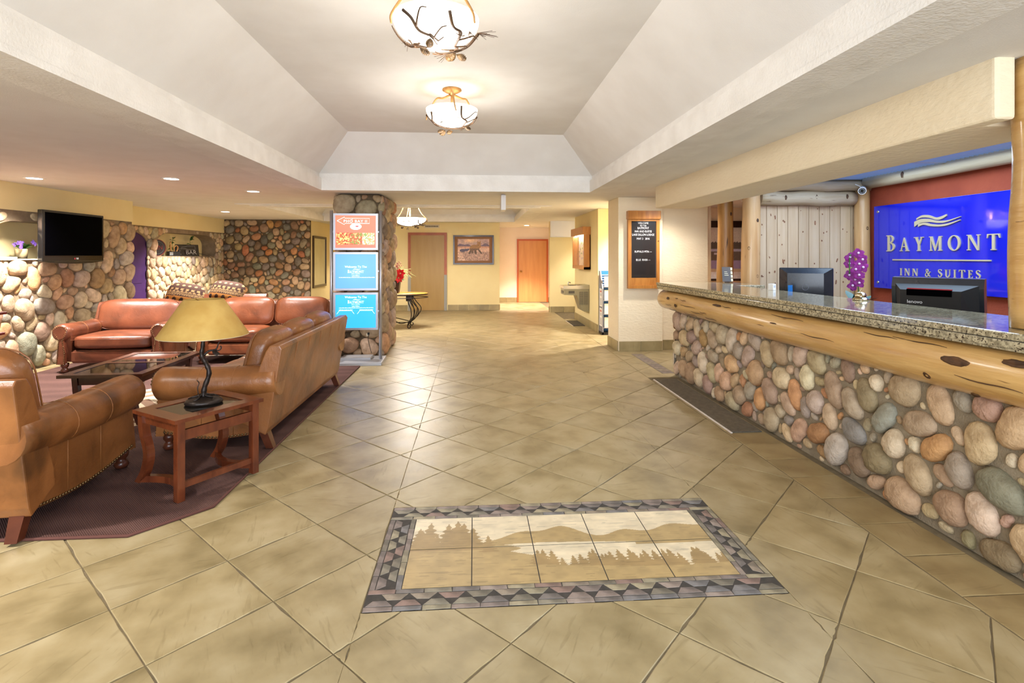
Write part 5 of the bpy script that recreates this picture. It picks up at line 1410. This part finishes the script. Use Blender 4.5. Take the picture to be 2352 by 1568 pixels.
for s in (-1, 1):
    dl = MB().box(s*hw/2-hw/2+.03 if s < 0 else .0, 0 if s < 0 else hw-.03, -.13, -.12, .05, .08).box(-.02 if s < 0 else 0, 0 if s < 0 else .02, -.13, -.12, .05, .69).build('door_rail', M['oak'], wc)
    MB().box(min(0, s*(hw-.03)), max(0, s*(hw-.03)), -.127, -.124, .08, .69).build('door_glass', M['glass'], wc)
M['rackblue'] = mat('rack_blue', (30, 110, 176), rough=.4); M['rackgrey'] = mat('rack_grey', (120, 122, 132), rough=.4); M['paper'] = mat('brochure_paper', (236, 230, 222), (226, 214, 204), 20, .6)
br_ = thing('brochure_rack', 'tall blue and grey brochure rack half hidden behind the cream pillar', 'brochure rack', (2.60, 9.72, 0))
MB().box(-.25, .25, .10, .13, .02, 1.17).build('back_panel', M['rackblue'], br_)
for s in (-1, 1): MB().prism([(-.13, 0), (.13, 0), (.13, 1.17), (.06, 1.17), (-.13, .85)], 'x', s*.25-.012, s*.25+.012).build('side_panel', M['rackgrey'], br_)
MB().box(-.27, .27, -.13, .13, 0, .05).build('plinth', M['blackplastic'], br_)
for k in range(4):
    z = .12+k*.25
    MB().box(-.235, .235, -.12, .10, z, z+.012).build('shelf', M['rackgrey'], br_)
    for j in range(4): MB().box(-.215+j*.11, -.12+j*.11, -.10+.015*(j % 2), -.07+.015*(j % 2), z+.012, z+.2-.02*(j % 3)).build('brochure', M['paper'], br_)
mb = MB()
for k in range(6): mb.box(-.235, .235, .085, .095, .86+k*.045, .872+k*.045)
mb.build('header_stripes', M['print_w'], br_)
def flyer2(u, v):
    out = np.ones(u.shape+(3,))*np.array((238, 234, 226.)); m = (((u-.5)/.3)**2+((v-.84)/.06)**2) < 1; out[m] = (196, 84, 66); ln = (v < .7) & (((v*14) % 1) > .55) & (u > .15) & (u < .85); out[ln] = (150, 146, 144); return out
for z in (.32, .68): 
    o = paint_panel('side_flyer', .19, .33, 14, 26, flyer2, M['print'], br_, .003); o.rotation_euler = (0, 0, -pi/2); o.location = (-.264, -.02, z)
M['mat'] = mat('charcoal_mat', (96, 90, 78), (78, 72, 62), 60, .95)
fm = thing('floor_mat', 'small grey mat on tiles under the drinking fountain', 'mat', (2.17, 11.3, 0)); MB().box(-.13, .12, -.44, .44, .001, .010, .003).build('pad', M['mat'], fm); MB().box(-.14, -.13, -.45, .45, .001, .008).build('edge', M['paper'], fm)
# ribbed anti-fatigue mat in front of the desk
rm = thing('ribbed_mat', 'long grey ribbed rubber mat on floor before the stone desk', 'mat', (2.222, 5.13, 0))
MB().box(-.125, .128, -.93, .93, .001, .009).build('pad', M['mat'], rm)
M['rib'] = mat('grey_rubber', (118, 106, 88), (100, 90, 74), 30, .8)
mb = MB()
for k in range(22): x = -.118+k*.0115; mb.box(x-.003, x+.003, -.925, .925, .009, .013)
mb.build('ribs', M['rib'], rm)['kind'] = 'stuff'
MB().box(-.14, -.125, -.94, .94, .001, .008).build('edge_strip', M['oakpale'] if False else M['paper'], rm)

# ------------------------------------------------------------------ letter board on the pillar
bx_ = thing('letter_board', 'oak framed black letter board with white welcome lettering on pillar', 'letter board', (2.553, 7.93, 1.54))
M['felt'] = mat('black_felt', (40, 34, 30), rough=.25, coat=.5, crough=.05)
hw, h0, h1 = .242, -.585, .46
MB().box(-hw+.03, hw-.03, -.05, -.002, h0+.03, h1).build('board', M['felt'], bx_)
mb = MB().box(-hw, -hw+.05, -.075, -.002, h0, h1).box(hw-.05, hw, -.075, -.002, h0, h1).box(-hw+.05, hw-.05, -.075, -.002, h0, h0+.05).box(-hw+.05, hw-.05, -.075, -.002, h1-.03, h1); mb.build('frame', M['oak'], bx_)
MB().box(-hw-.01, hw+.012, -.10, -.002, h1, h1+.125, .005).build('hood', M['oak'], bx_)
MB().box(-hw+.05, hw-.05, -.052, -.049, h0+.05, h0+.16).build('lower_rail', M['oak'], bx_)
MB().cyl((hw-.022, -.08, .13), .008, .01, 10, 'y').build('lock', M['blackplastic'], bx_)
for s, z, sz in (('WELCOME', .40, .042), ('TO THE', .36, .036), ('BAYMONT', .325, .046), ('INN AND SUITES', .275, .044), ('LAKE DILLON LODGE', .225, .044), ('MAY 3   2016', .165, .044), ('BUFFALO MTN —', -.03, .042), ('BLUE  RIVER —', -.155, .042)):
    text('letter_row', s, sz, M['print_w'], bx_, (-.005, -.0515, z), ext=.0008, xs=.80)

# ------------------------------------------------------------------ framed mirror picture and lake poster
fp = thing('hall_frame', 'dark framed pale print on the narrow wall beside rear stones', 'picture', (-4.06, 14.28, 1.30), pi/2)
M['pale'] = mat('pale_print', (226, 218, 172), (216, 206, 160), 3, .2); mb = MB(); w2, h2, b = .58, .66, .06
mb.box(-w2, w2, -.04, 0, h2-b, h2).box(-w2, w2, -.04, 0, -h2, -h2+b).box(-w2, -w2+b, -.04, 0, -h2+b, h2-b).box(w2-b, w2, -.04, 0, -h2+b, h2-b); mb.build('frame', M['wframe'], fp); MB().box(-w2+b, w2-b, -.015, 0, -h2+b, h2-b).build('print', M['pale'], fp)
def lake(u, v):
    n = fbm(u*2, v*2, 9, 31); out = np.ones(u.shape+(3,))*np.array((226, 220, 208.)); h = .68+.05*np.abs(np.sin(u*40))*.5+.03*n; m = v < h; out[m] = (104, 100, 92); m = v < .58; out[m] = np.array((196, 198, 224.)); m = v < .53; out[m] = np.array((120, 112, 104.)); m = v < .36; out[m] = np.array((176, 166, 214.)); m = v < .2; out[m] = (214, 200, 176); m = v < .13; out[m] = (240, 240, 240)
    pl = (np.abs(v-.49) < .02) & (u > .15) & (u < .6) | (np.abs(u-.35) < .05) & (np.abs(v-.46) < .05); out[pl] = (220, 220, 236); rf = (np.abs(u-.4) < .04) & (v > .24) & (v < .34); out[rf] = (110, 100, 96)
    return out*(.92+.16*fbm(u*3, v*3, 20, 33))[..., None]
po = thing('lake_poster', 'tall brown framed lake photograph with seaplane behind the small framed card', 'picture', (4.62, 9.5, 1.55))
mb = MB(); mb.box(-.36, .36, -.05, 0, .42, .54).box(-.36, .36, -.05, 0, -.56, -.52).box(-.36, -.33, -.05, 0, -.52, .42).box(.33, .36, -.05, 0, -.52, .42); mb.build('frame', M['bronze'], po)
paint_panel('photograph', .66, .94, 60, 80, lake, M['print'], po, .004).location = (0, -.02, -.05)

# ------------------------------------------------------------------ pendants
M['gold'] = mat('pale_gold_branch', (196, 150, 92), (160, 116, 64), 20, .45, metal=.3); M['twig'] = mat('bronze_twig', (84, 58, 32), (58, 38, 20), 20, .5); M['cone'] = mat('pine_cone', (96, 70, 34), (66, 46, 22), 50, .6, bump=.6, bscale=90)
def bowl_mat():
    m, nt, N, L, B = _new('lit_alabaster_bowl')
    B.inputs['Base Color'].default_value = lin((255, 246, 230))+(1,); B.inputs['Roughness'].default_value = .4
    B.inputs['Emission Color'].default_value = lin((255, 244, 226))+(1,); B.inputs['Emission Strength'].default_value = 1.4
    return m
M['bowl'] = bowl_mat()
def pendant(label, loc, drop, R_, seed, power=12.5, spot=None):
    """loc: canopy point on the ceiling"""
    t = thing('pendant_light', label, 'pendant light', loc, rz=seed*1.3, group='pine branch bowl pendants'); r = random.Random(seed)
    zb = -drop
    MB().lathe([(.001, 0), (.085, 0), (.09, -.012), (.06, -.03), (.02, -.04), (.001, -.04)]).build('canopy', M['gold'], t)
    MB().tube([(0, 0, -.03), (0, 0, zb+.16)], .011, 10).build('stem', M['gold'], t)
    dome = lambda rr, ex=0: zb+.155-.155*math.sqrt(max(0, 1-(rr/R_)**2))-ex
    prof = [(R_*sin(pi/2*k/10), zb+.155-.155*cos(pi/2*k/10)) for k in range(11)]; prof[0] = (.001, zb)
    MB().lathe(prof+[(R_-.012, zb+.157)]+[(max(.001, p[0]-.012), p[1]+.012) for p in prof[::-1][1:]], (0, 0, 0), 40).build('bowl', M['bowl'], t)
    for k in range(3):
        a = 2*pi*k/3; P = spline([(.02*cos(a), .02*sin(a), -.05), (.10*cos(a), .10*sin(a), -.07), (R_*.7*cos(a+.1), R_*.7*sin(a+.1), zb+.27), (R_*1.05*cos(a+.15), R_*1.05*sin(a+.15), zb+.14), (R_*1.08*cos(a+.2), R_*1.08*sin(a+.2), zb+.08)], 5)
        MB().tube(P, [.011-.0003*i for i in range(len(P))], 7).build('support_arm', M['gold'], t)
    def on_bowl(a, f, ex=.012):          # point hugging the bowl: azimuth, radius fraction
        rr_ = R_*f; return (rr_*cos(a)*1.04, rr_*sin(a)*1.04, dome(min(rr_, R_*.995), ex))
    def cone(parent, c, d, L_=.062):
        d = Vector(d).normalized(); q = d.to_track_quat('Z', 'Y').to_matrix().to_4x4(); q.translation = Vector(c)
        prof = [(.001, 0)]
        for i in range(7):
            f = sin(pi*(i+.6)/8.2); prof += [(.016*f, L_*i/7), (.022*f, L_*(i+.55)/7)]
        MB().lathe(prof+[(.001, L_)], (0, 0, 0), 12).xf(q).build('pine_cone', M['cone'], parent)
    for k in range(5):
        a = 2*pi*k/5+r.uniform(-.2, .2); sw = r.choice((-1, 1))*r.uniform(1.1, 1.7); ph = r.uniform(0, 6); n = 9; P = []
        for j in range(n):
            t_ = j/(n-1); P.append(on_bowl(a+sw*t_+.06*sin(j*2.3+ph), .98-.55*sin(pi*.62*t_)+.06*sin(j*1.7+ph)))
        P = spline(P, 4); b = MB().tube(P, [.0085-.00016*i for i in range(len(P))], 7)
        for q in (7, 14, 21):                # forks
            p = P[q]; a0 = math.atan2(p[1], p[0]); f0 = math.hypot(p[0], p[1])/R_/1.04; s2 = r.choice((-1, 1))
            F = spline([p, on_bowl(a0+sw*.10, max(.15, f0-.12*s2)), on_bowl(a0+sw*.22, min(.98, max(.12, f0-.26*s2))), on_bowl(a0+sw*.34, min(.98, max(.1, f0-.3*s2)))], 3)
            b.tube(F, [.0055-.0003*i for i in range(len(F))], 6)
        bo = b.build('branch', M['twig'], t)
        e = P[-4] if k % 2 else P[16]; cone(bo, (e[0], e[1], e[2]-.022), (r.uniform(-1, 1), r.uniform(-1, 1), -.35))
    for k in range(5):
        a = r.uniform(0, 2*pi); rr_ = R_*r.uniform(.5, 1.0); c = Vector((rr_*cos(a), rr_*sin(a), dome(rr_*.99, .014))); mb = MB()
        u = Vector((r.uniform(-1, 1), r.uniform(-1, 1), -.1)).normalized()
        for j in range(14): mb.tube([c, c+(u+Vector((r.uniform(-.6, .6), r.uniform(-.6, .6), r.uniform(-.15, .15))))*.075], .0012, 4)
        mb.build('needle_tuft', M['twig'], t)
    light('SPOT' if spot else 'POINT', 'pendant_glow', (loc[0], loc[1], loc[2]+zb-(.03 if spot else .22)), power, NEUT, .5 if spot else .14, spot=spot, blend=.25)
    if spot: light('SPOT', 'pendant_uplight', (loc[0], loc[1], loc[2]+zb+.2), 130, NEUT, .12, (pi, 0, 0), spot=168, blend=.5)
    return t
pendant('pine branch bowl pendant nearest the camera in large ceiling tray', (-.21, 2.98, 2.985), .385, .238, 1)
pendant('pine branch bowl pendant at the far end of large ceiling tray', (-.205, 4.95, 2.985), .345, .238, 2)
pendant('pine branch bowl pendant in the rear tray beside stone column', (-1.28, 10.75, 2.62), .575, .32, 3, 150, 172)

# ------------------------------------------------------------------ recessed downlights (lamp disc plus its light)
M['can'] = mat('downlight_trim', (235, 232, 226), rough=.4); M['lampface'] = mat('downlight_lamp', (255, 255, 255), emit=14, emitc=(255, 244, 225))
def downlight(label, x, y, power, col=WARM, z=CZ, spot=95, r=.075):
    t = thing('downlight', label, 'downlight', (x, y, z), group='recessed ceiling downlights')
    MB().lathe([(r, -.006), (r+.025, -.006), (r+.03, 0), (r, 0), (r, -.006)], (0, 0, 0), 24).build('trim_ring', M['can'], t)
    MB().cyl((0, 0, -.004), r, .003, 24).build('lamp_face', M['lampface'], t)
    l = light('SPOT', 'downlight_beam', (x, y, z-.03), power, col, .05, (0, 0, 0), spot=spot, blend=.7); return t
downlight('round downlight above the stone wall niche left of television', -5.05, 6.5, 330, NEUT, spot=125)
downlight('round downlight over the leather armchair and coffee table', -3.5, 6.43, 125, NEUT, spot=120)
downlight('round downlight over the ginger leather sofa', -3.05, 7.6, 125, NEUT, spot=120)
downlight('round downlight near the rear stone wall', -5.0, 11.1, 330, NEUT, spot=130)
downlight('round downlight in the peach alcove ceiling', 1.52, 15.35, 420, (1, .87, .76), spot=84)
downlight('added out-of-view round downlight over the near lounge rug', -3.4, 2.0, 190, NEUT, spot=120)  # unseen lamp added to light the near armchair
downlight('added fill downlight in soffit left of the camera', -4.6, .6, 150, NEUT)  # out-of-view fill lamp, added to light furniture from the camera side
downlight('added fill downlight in soffit right of the camera', 2.02, .9, 14, NEUT, spot=110)  # fill lamp added beyond the frame for the desk front
downlight('added hidden downlight behind the header beam beside the letter board', 2.72, 7.3, 48, NEUT, spot=140)  # concealed lamp added to brighten the pillar face
downlight('added hidden downlight in the side passage behind pillar', 3.1, 9.2, 220, NEUT, spot=130)  # lamp added out of sight to light the area around the pillar
downlight('unseen round downlight in side hall behind column', -3.1, 15.6, 80, WARM)  # unseen lamp, hidden by the column
downlight('added hidden downlight before the lake poster', 4.4, 8.3, 110, NEUT)  # lamp put in out of sight so the poster is lit
downlight('unseen round downlight in recess beside the fountain wall', 2.75, 12.9, 60, NEUT)  # unseen lamp, hidden by the fountain wall

# hanging box seen edge-on
M['offw'] = mat('off_white_metal', (232, 230, 228), rough=.5)
hb = thing('hanging_sign_box', 'white ceiling-hung sign box seen edge-on beyond the large tray', 'sign box', (.42, 7.78, CZ))
MB().box(-.035, .035, -.16, .16, -.235, -.02, .006).build('housing', M['offw'], hb); MB().box(-.02, .02, -.05, .05, -.02, 0).build('mount', M['offw'], hb)

# ------------------------------------------------------------------ things on and behind the desk
M['dellblue'] = mat('blue_black_plastic', (34, 38, 46), (26, 30, 38), 6, .25, coat=.3)
GZ = 1.1105
mo = thing('computer_monitor', 'black monitor seen from behind near the pine plank wall', 'monitor', (3.32, 5.12, .80), math.atan2(-.80, -.60)+pi/2)
# local back faces -Y
MB().box(-.24, .24, 0, .035, .22, .525, .012).build('screen_shell', M['dellblue'], mo)
MB().add([(-.235, 0, .225), (.235, 0, .225), (.235, 0, .52), (-.235, 0, .52), (-.16, -.04, .26), (.16, -.04, .26), (.16, -.04, .47), (-.16, -.04, .47)], [(4, 5, 6, 7), (0, 1, 5, 4), (1, 2, 6, 5), (2, 3, 7, 6), (3, 0, 4, 7)]).build('rear_housing', M['dellblue'], mo)
MB().tube([(.028*cos(a), -.0425, .33+.028*sin(a)) for a in np.linspace(0, 2*pi, 25)], .002, 5, False).build('round_badge', M['rackgrey'], mo)
MB().box(-.04, .04, -.03, .01, .02, .3).build('neck', M['dellblue'], mo); MB().box(-.12, .12, -.11, .08, 0, .02, .005).build('foot', M['dellblue'], mo)
le = thing('computer_monitor', 'large black all-in-one computer seen from behind in front of blue sign', 'monitor', (3.28, 3.56, .80), math.atan2(-.85, .53)+pi/2-pi/2+radians(5))
le.rotation_euler = (0, 0, math.atan2(-.53, -.85)+pi/2)
MB().prism([(.02, .06), (-.0, .08), (-.03, .42), (-.01, .485), (.03, .49), (.055, .08)], 'x', -.265, .265).build('screen_shell', M['dellblue'], le)
MB().add([(-.24, -.005, .10), (.24, -.005, .10), (.24, -.03, .44), (-.24, -.03, .44), (-.19, -.10, .10), (.16, -.10, .10), (.16, -.09, .40), (-.19, -.09, .40)], [(4, 5, 6, 7), (0, 1, 5, 4), (1, 2, 6, 5), (2, 3, 7, 6), (3, 0, 4, 7)]).build('rear_housing', M['blackplastic'], le)
M['red'] = mat('red_trim', (176, 34, 44), rough=.4)
MB().box(-.15, .11, -.083, -.06, .405, .412).build('red_stripe', M['red'], le); MB().box(-.15, .11, -.096, -.06, .36, .405).build('vent_slot', M['screen'], le)
text('badge', 'lenovo', .034, M['print_w'], le, (-.10, -.0985, .315), ext=.0005)
MB().box(-.08, .08, -.02, .06, .02, .10).build('neck', M['blackplastic'], le); MB().box(-.16, .16, -.08, .14, 0, .02, .006).build('foot', M['blackplastic'], le)
M['silver'] = mat('polished_brass_silver', (220, 206, 170), rough=.12, metal=1)
bl = thing('service_bell', 'polished metal service bell on the granite counter', 'bell', (2.895, 3.80, GZ))
MB().lathe([(.001, 0), (.052, 0), (.055, .006), (.048, .014), (.04, .02), (.036, .026), (.001, .028)], (0, 0, 0), 28).build('base', M['silver'], bl)
MB().lathe([(.038, .028), (.037, .042), (.028, .056), (.012, .062), (.001, .063)], (0, 0, 0), 28).build('dome', M['silver'], bl)
MB().cyl((0, 0, .06), .003, .022, 8).cyl((0, 0, .080), .009, .004, 12).build('plunger', M['silver'], bl)
M['box_w'] = mat('white_card_box', (236, 232, 226), rough=.6)
bxw = thing('small_white_box', 'small white box with round mark on the granite', 'box', (2.90, 5.0, GZ), radians(30))
MB().box(-.025, .025, -.025, .025, 0, .062, .002).build('carton', M['box_w'], bxw); MB().tube([(.0+.009*cos(a), -.0256, .035+.009*sin(a)) for a in np.linspace(0, 2*pi, 17)], .0015, 4, False).build('round_mark', M['rackblue'], bxw)
bc = thing('blue_card', 'blue card leaning beside the small white box', 'card', (3.06, 4.96, .80), radians(20)); MB().box(-.03, .03, -.003, .003, 0, .36, .001).build('card', M['rackblue'], bc); MB().box(-.05, .05, -.03, .03, 0, .01).build('card_base', M['rackgrey'], bc)
# framed easel card
ec = thing('easel_card', 'small dark framed card leaning on granite before the brown log post', 'card', (3.165, 6.46, GZ), radians(-12))
Rx = Matrix.Rotation(radians(-14), 4, 'X') @ Matrix.Rotation(radians(14), 4, 'Y')
MB().box(-.055, .045, -.006, .006, 0.012, .20, 0, Matrix.Rotation(radians(-14), 4, 'X')).build('panel', M['wframe'], ec)
mb = MB()
for k in range(4): mb.box(.046, .068, -.006, .006, .015+k*.047, .052+k*.047, 0, Matrix.Rotation(radians(-14), 4, 'X'))
mb.build('pale_border', M['letter'], ec)
mb = MB()
for k in range(3): mb.box(-.03, .02-.008*k, -.0075, -.006, .09+k*.022, .096+k*.022, 0, Matrix.Rotation(radians(-14), 4, 'X'))
mb.build('printed_lines', M['letter'], ec); MB().box(-.03, .03, .0, .06, 0, .008).build('easel_foot', M['wframe'], ec)
# orchid
M['orchid'] = mat('orchid_magenta', (150, 18, 140), (120, 10, 112), 30, .5); M['orchid_c'] = mat('orchid_white', (226, 200, 232), rough=.5); M['oleaf'] = mat('orchid_leaf', (26, 84, 70), (18, 66, 56), 8, .35)
og = thing('orchid_plant', 'purple orchid in pot behind the service bell', 'plant', (3.46, 4.58, .80))
MB().lathe([(.001, 0), (.05, 0), (.065, .12), (.068, .13), (.058, .13), (.05, .11), (.001, .11)], (0, 0, 0), 20).build('pot', M['vase'], og)
MB().tube(spline([(0, 0, .11), (.01, 0, .3), (.0, .01, .5), (-.04, .0, .62), (-.07, -.01, .66), (-.09, -.02, .60), (-.09, -.02, .48)], 6), .005, 6).build('stem', M['leaf'], og)
for k, a in enumerate((.3, 1.6, 2.8, 4.1, 5.2)):
    mb = MB(); petal(mb, (0, 0, .2), (cos(a), sin(a), .9 if k % 2 else .5), (0, 0, 1), .20, .045); mb.build('leaf', M['oleaf'], og)
rr = random.Random(8)
vd = Vector((-.62, -.75, .1)).normalized(); vx = Vector((.77, -.63, 0)).normalized()
for k, (a, z) in enumerate(((-.05, .63), (.015, .665), (.045, .61), (.02, .57), (-.055, .575), (.05, .54), (-.005, .52), (.02, .47), (-.055, .47), (-.01, .43), (.02, .40), (-.03, .375))):
    c = Vector((-.03, -.03, 0))+vx*a+Vector((0, 0, z))+vd*rr.uniform(0, .03); mb = MB()
    for q in range(5):
        an = 2*pi*q/5+rr.random(); d = vx*cos(an)+Vector((0, 0, 1))*sin(an)+vd*.25; petal(mb, c, d, vd, .05, .024)
    o = mb.build('blossom', M['orchid'], og); MB().sphere(c+vd*.012, .011, 6, 5).build('blossom_lip', M['orchid_c'], o)
# security camera
cm = thing('security_camera', 'white bullet security camera in corner above the plank wall', 'camera', (4.83, 6.30, 2.275))
Rc = Matrix.Rotation(math.atan2(-.72, -.62)+pi/2, 4, 'Z') @ Matrix.Rotation(radians(14), 4, 'X')
MB().cyl((0, -.13, 0), .042, .12, 20, 'y').xf(Rc).build('body', M['white'], cm); MB().cyl((0, -.142, 0), .045, .014, 20, 'y').xf(Rc).build('bezel', M['white'], cm)
MB().cyl((0, -.146, 0), .036, .006, 20, 'y').xf(Rc).build('lens_face', M['blackplastic'], cm); MB().cyl((0, -.15, 0), .012, .006, 14, 'y').xf(Rc).build('lens', M['smoke'], cm)
mb = MB()
for k in range(10): a = 2*pi*k/10; mb.sphere((.024*cos(a), -.148, .024*sin(a)), .004, 6, 4)
mb.xf(Rc).build('infrared_leds', M['print_w'], cm)
MB().tube([(0, -.02, 0), (.0, .03, .02), (.03, .05, .04)], .012, 8).xf(Rc).build('bracket', M['white'], cm); MB().tube([(-.02, -.02, .02), (-.1, .0, .06)], .005, 6).build('antenna', M['white'], cm)

# ------------------------------------------------------------------ niche contents
NZ = 1.4105
M['violet'] = mat('violet_petals', (140, 104, 196), (110, 76, 172), 30, .6); M['potc'] = mat('cream_pot', (222, 200, 156), rough=.6)
vf = thing('violet_pot', 'violet flowers in cream pot in the stone wall niche', 'potted plant', (-5.74, 7.19, NZ))
MB().lathe([(.001, 0), (.055, 0), (.068, .12), (.07, .125), (.06, .125), (.05, .1), (.001, .1)], (0, 0, 0), 20).build('pot', M['potc'], vf)
rr = random.Random(4)
for k in range(9):
    c = Vector((rr.uniform(-.04, .08), rr.uniform(-.13, .14), rr.uniform(.14, .23))); mb = MB()
    for q in range(5):
        an = 2*pi*q/5+rr.random(); petal(mb, c, (.4, cos(an), sin(an)), (1, 0, 0), .035, .016)
    mb.build('blossom', M['violet'], vf)
for k in range(7):
    a = rr.uniform(0, 2*pi); mb = MB(); petal(mb, (0, 0, .11), (cos(a), sin(a), rr.uniform(.1, .9)), (0, 0, 1), .15, .035); mb.build('leaf', M['leaf'], vf)
bk = thing('white_book', 'flat white book lying in the niche left of violets', 'book', (-5.70, 6.86, NZ)); MB().box(-.08, .08, -.12, .12, 0, .022, .003).build('cover', M['box_w'], bk); MB().box(-.075, .082, -.115, .115, .004, .018).build('pages', M['paper'], bk)
cd = thing('note_card', 'cream note card standing at the left of the niche', 'card', (-5.80, 6.70, NZ), radians(70)); MB().box(-.08, .08, -.002, .002, 0, .20, 0, Matrix.Rotation(radians(-12), 4, 'X')).build('sheet', M['paper'], cd); MB().box(-.08, .08, 0, .045, 0, .004).build('fold_foot', M['paper'], cd)
ad = thing('power_adapter', 'black cable adapter in niche beside the television edge', 'adapter', (-5.72, 7.62, NZ)); MB().box(-.03, .03, -.06, .06, 0, .035, .006).build('case', M['blackplastic'], ad); MB().tube(spline([(0, -.06, .02), (.01, -.11, .04), (.02, -.15, .015), (.02, -.2, .006)], 5), .005, 6).build('cable', M['blackplastic'], ad)
NZ2 = 1.4455
M['tin'] = mat('dark_tin', (60, 52, 56), (48, 42, 46), 5, .35, metal=.3); M['tinred'] = mat('tin_red_rim', (150, 44, 36), rough=.4)
rt = thing('round_tin_sign', 'round dark tin plate with red letters in the shelf niche', 'plate', (-6.30, 11.08, NZ2+.168), radians(60))
MB().cyl((0, 0, 0), .165, .02, 36, 'y').build('disc', M['tin'], rt); MB().tube([(.163*cos(a), 0, .163*sin(a)) for a in np.linspace(0, 2*pi, 41)], .006, 6, False).build('rim', M['tinred'], rt); MB().tube([(.125*cos(a), -.002, .125*sin(a)) for a in np.linspace(0, 2*pi, 41)], .003, 5, False).build('inner_ring', M['rackgrey'], rt)
text('red_letters', 'EN', .12, M['tinred'], rt, (.03, -.003, 0), ext=.001)
M['trophy'] = mat('trophy_gold', (196, 150, 96), rough=.3, metal=.8)
tr = thing('trophy', 'gold figure trophies on a black base beside the bar board', 'trophy', (-6.20, 11.47, NZ2), radians(62))
MB().box(-.12, .12, -.04, .04, 0, .095, .004).build('base', M['blackplastic'], tr)
for z in (.03, .062): MB().box(-.105, -.035, -.042, -.04, z-.007, z+.007).build('name_plate', M['paper'], tr)
MB().lathe([(.001, 0), (.022, 0), (.012, .03), (.02, .07), (.026, .12), (.012, .15), (.018, .175), (.014, .2), (.001, .21)], (-.06, 0, .095), 12).build('figure', M['trophy'], tr)
MB().tube(spline([(.02, 0, .095), (.01, 0, .17), (.05, 0, .215), (.09, 0, .19), (.08, 0, .13), (.06, 0, .095)], 5), .012, 7).build('looped_figure', M['trophy'], tr)
bb = thing('bar_board', 'black bar sign with bottle and glass outline in the shelf niche', 'sign', (-6.24, 12.07, NZ2), radians(58))
Tb = Matrix.Rotation(radians(-10), 4, 'X')
MB().box(-.27, .27, 0, .02, 0, .255, .003, Tb).build('panel', M['felt'], bb)
M['chalk'] = mat('chalk_grey', (186, 180, 176), rough=.8)
mb = MB(); f = -.003
mb.tube([(-.02, f, .205), (.03, f, .225), (.19, f, .225), (.19, f, .14), (.03, f, .14), (-.02, f, .16), (-.1, f, .165), (-.1, f, .2), (-.02, f, .205)], .0035, 5)
mb.tube([(-.19, f, .165), (-.1, f, .165), (-.14, f, .115), (-.19, f, .165)], .0035, 5).tube([(-.145, f, .115), (-.145, f, .045), (-.17, f, .038), (-.12, f, .038)], .0035, 5)
mb.xf(Tb).build('bottle_and_glass', M['chalk'], bb)
o = text('bar_letters', 'BAR', .13, M['chalk'], bb, (.08, -.011, .078), (pi/2-radians(10), 0, 0), ext=.001)
MB().tube(spline([(.27, .01, .06), (.40, -.1, .0), (.48, -.145, -.1), (.5, -.15, -.45)], 6), .005, 6).build('cord', M['blackplastic'], bb)
def sprig(label, loc, seed, h):
    t = thing('leafy_sprig', label, 'plant', loc); r = random.Random(seed)
    MB().lathe([(.001, 0), (.03, 0), (.034, .09), (.022, .1), (.001, .1)], (0, 0, 0), 12).build('bottle', M['glass'] if False else M['vase'], t)
    P = spline([(0, 0, .08), (.02, .03, h*.6), (.0, .09, h)], 6); MB().tube(P, .004, 5).build('stem', M['leaf'], t)
    for k in range(11):
        p = Vector(P[-1-k % 9]); mb = MB(); petal(mb, p, (r.uniform(-.3, .5), r.uniform(-1, 1), r.uniform(-.4, .7)), (.6, 0, .8), r.uniform(.07, .11), .022); mb.build('leaf', M['leaf'], t)
sprig('leafy green sprig behind the gold trophies', (-6.31, 11.55, NZ2), 1, .36); sprig('leafy green sprig behind the bar board', (-6.33, 12.28, NZ2), 2, .40)
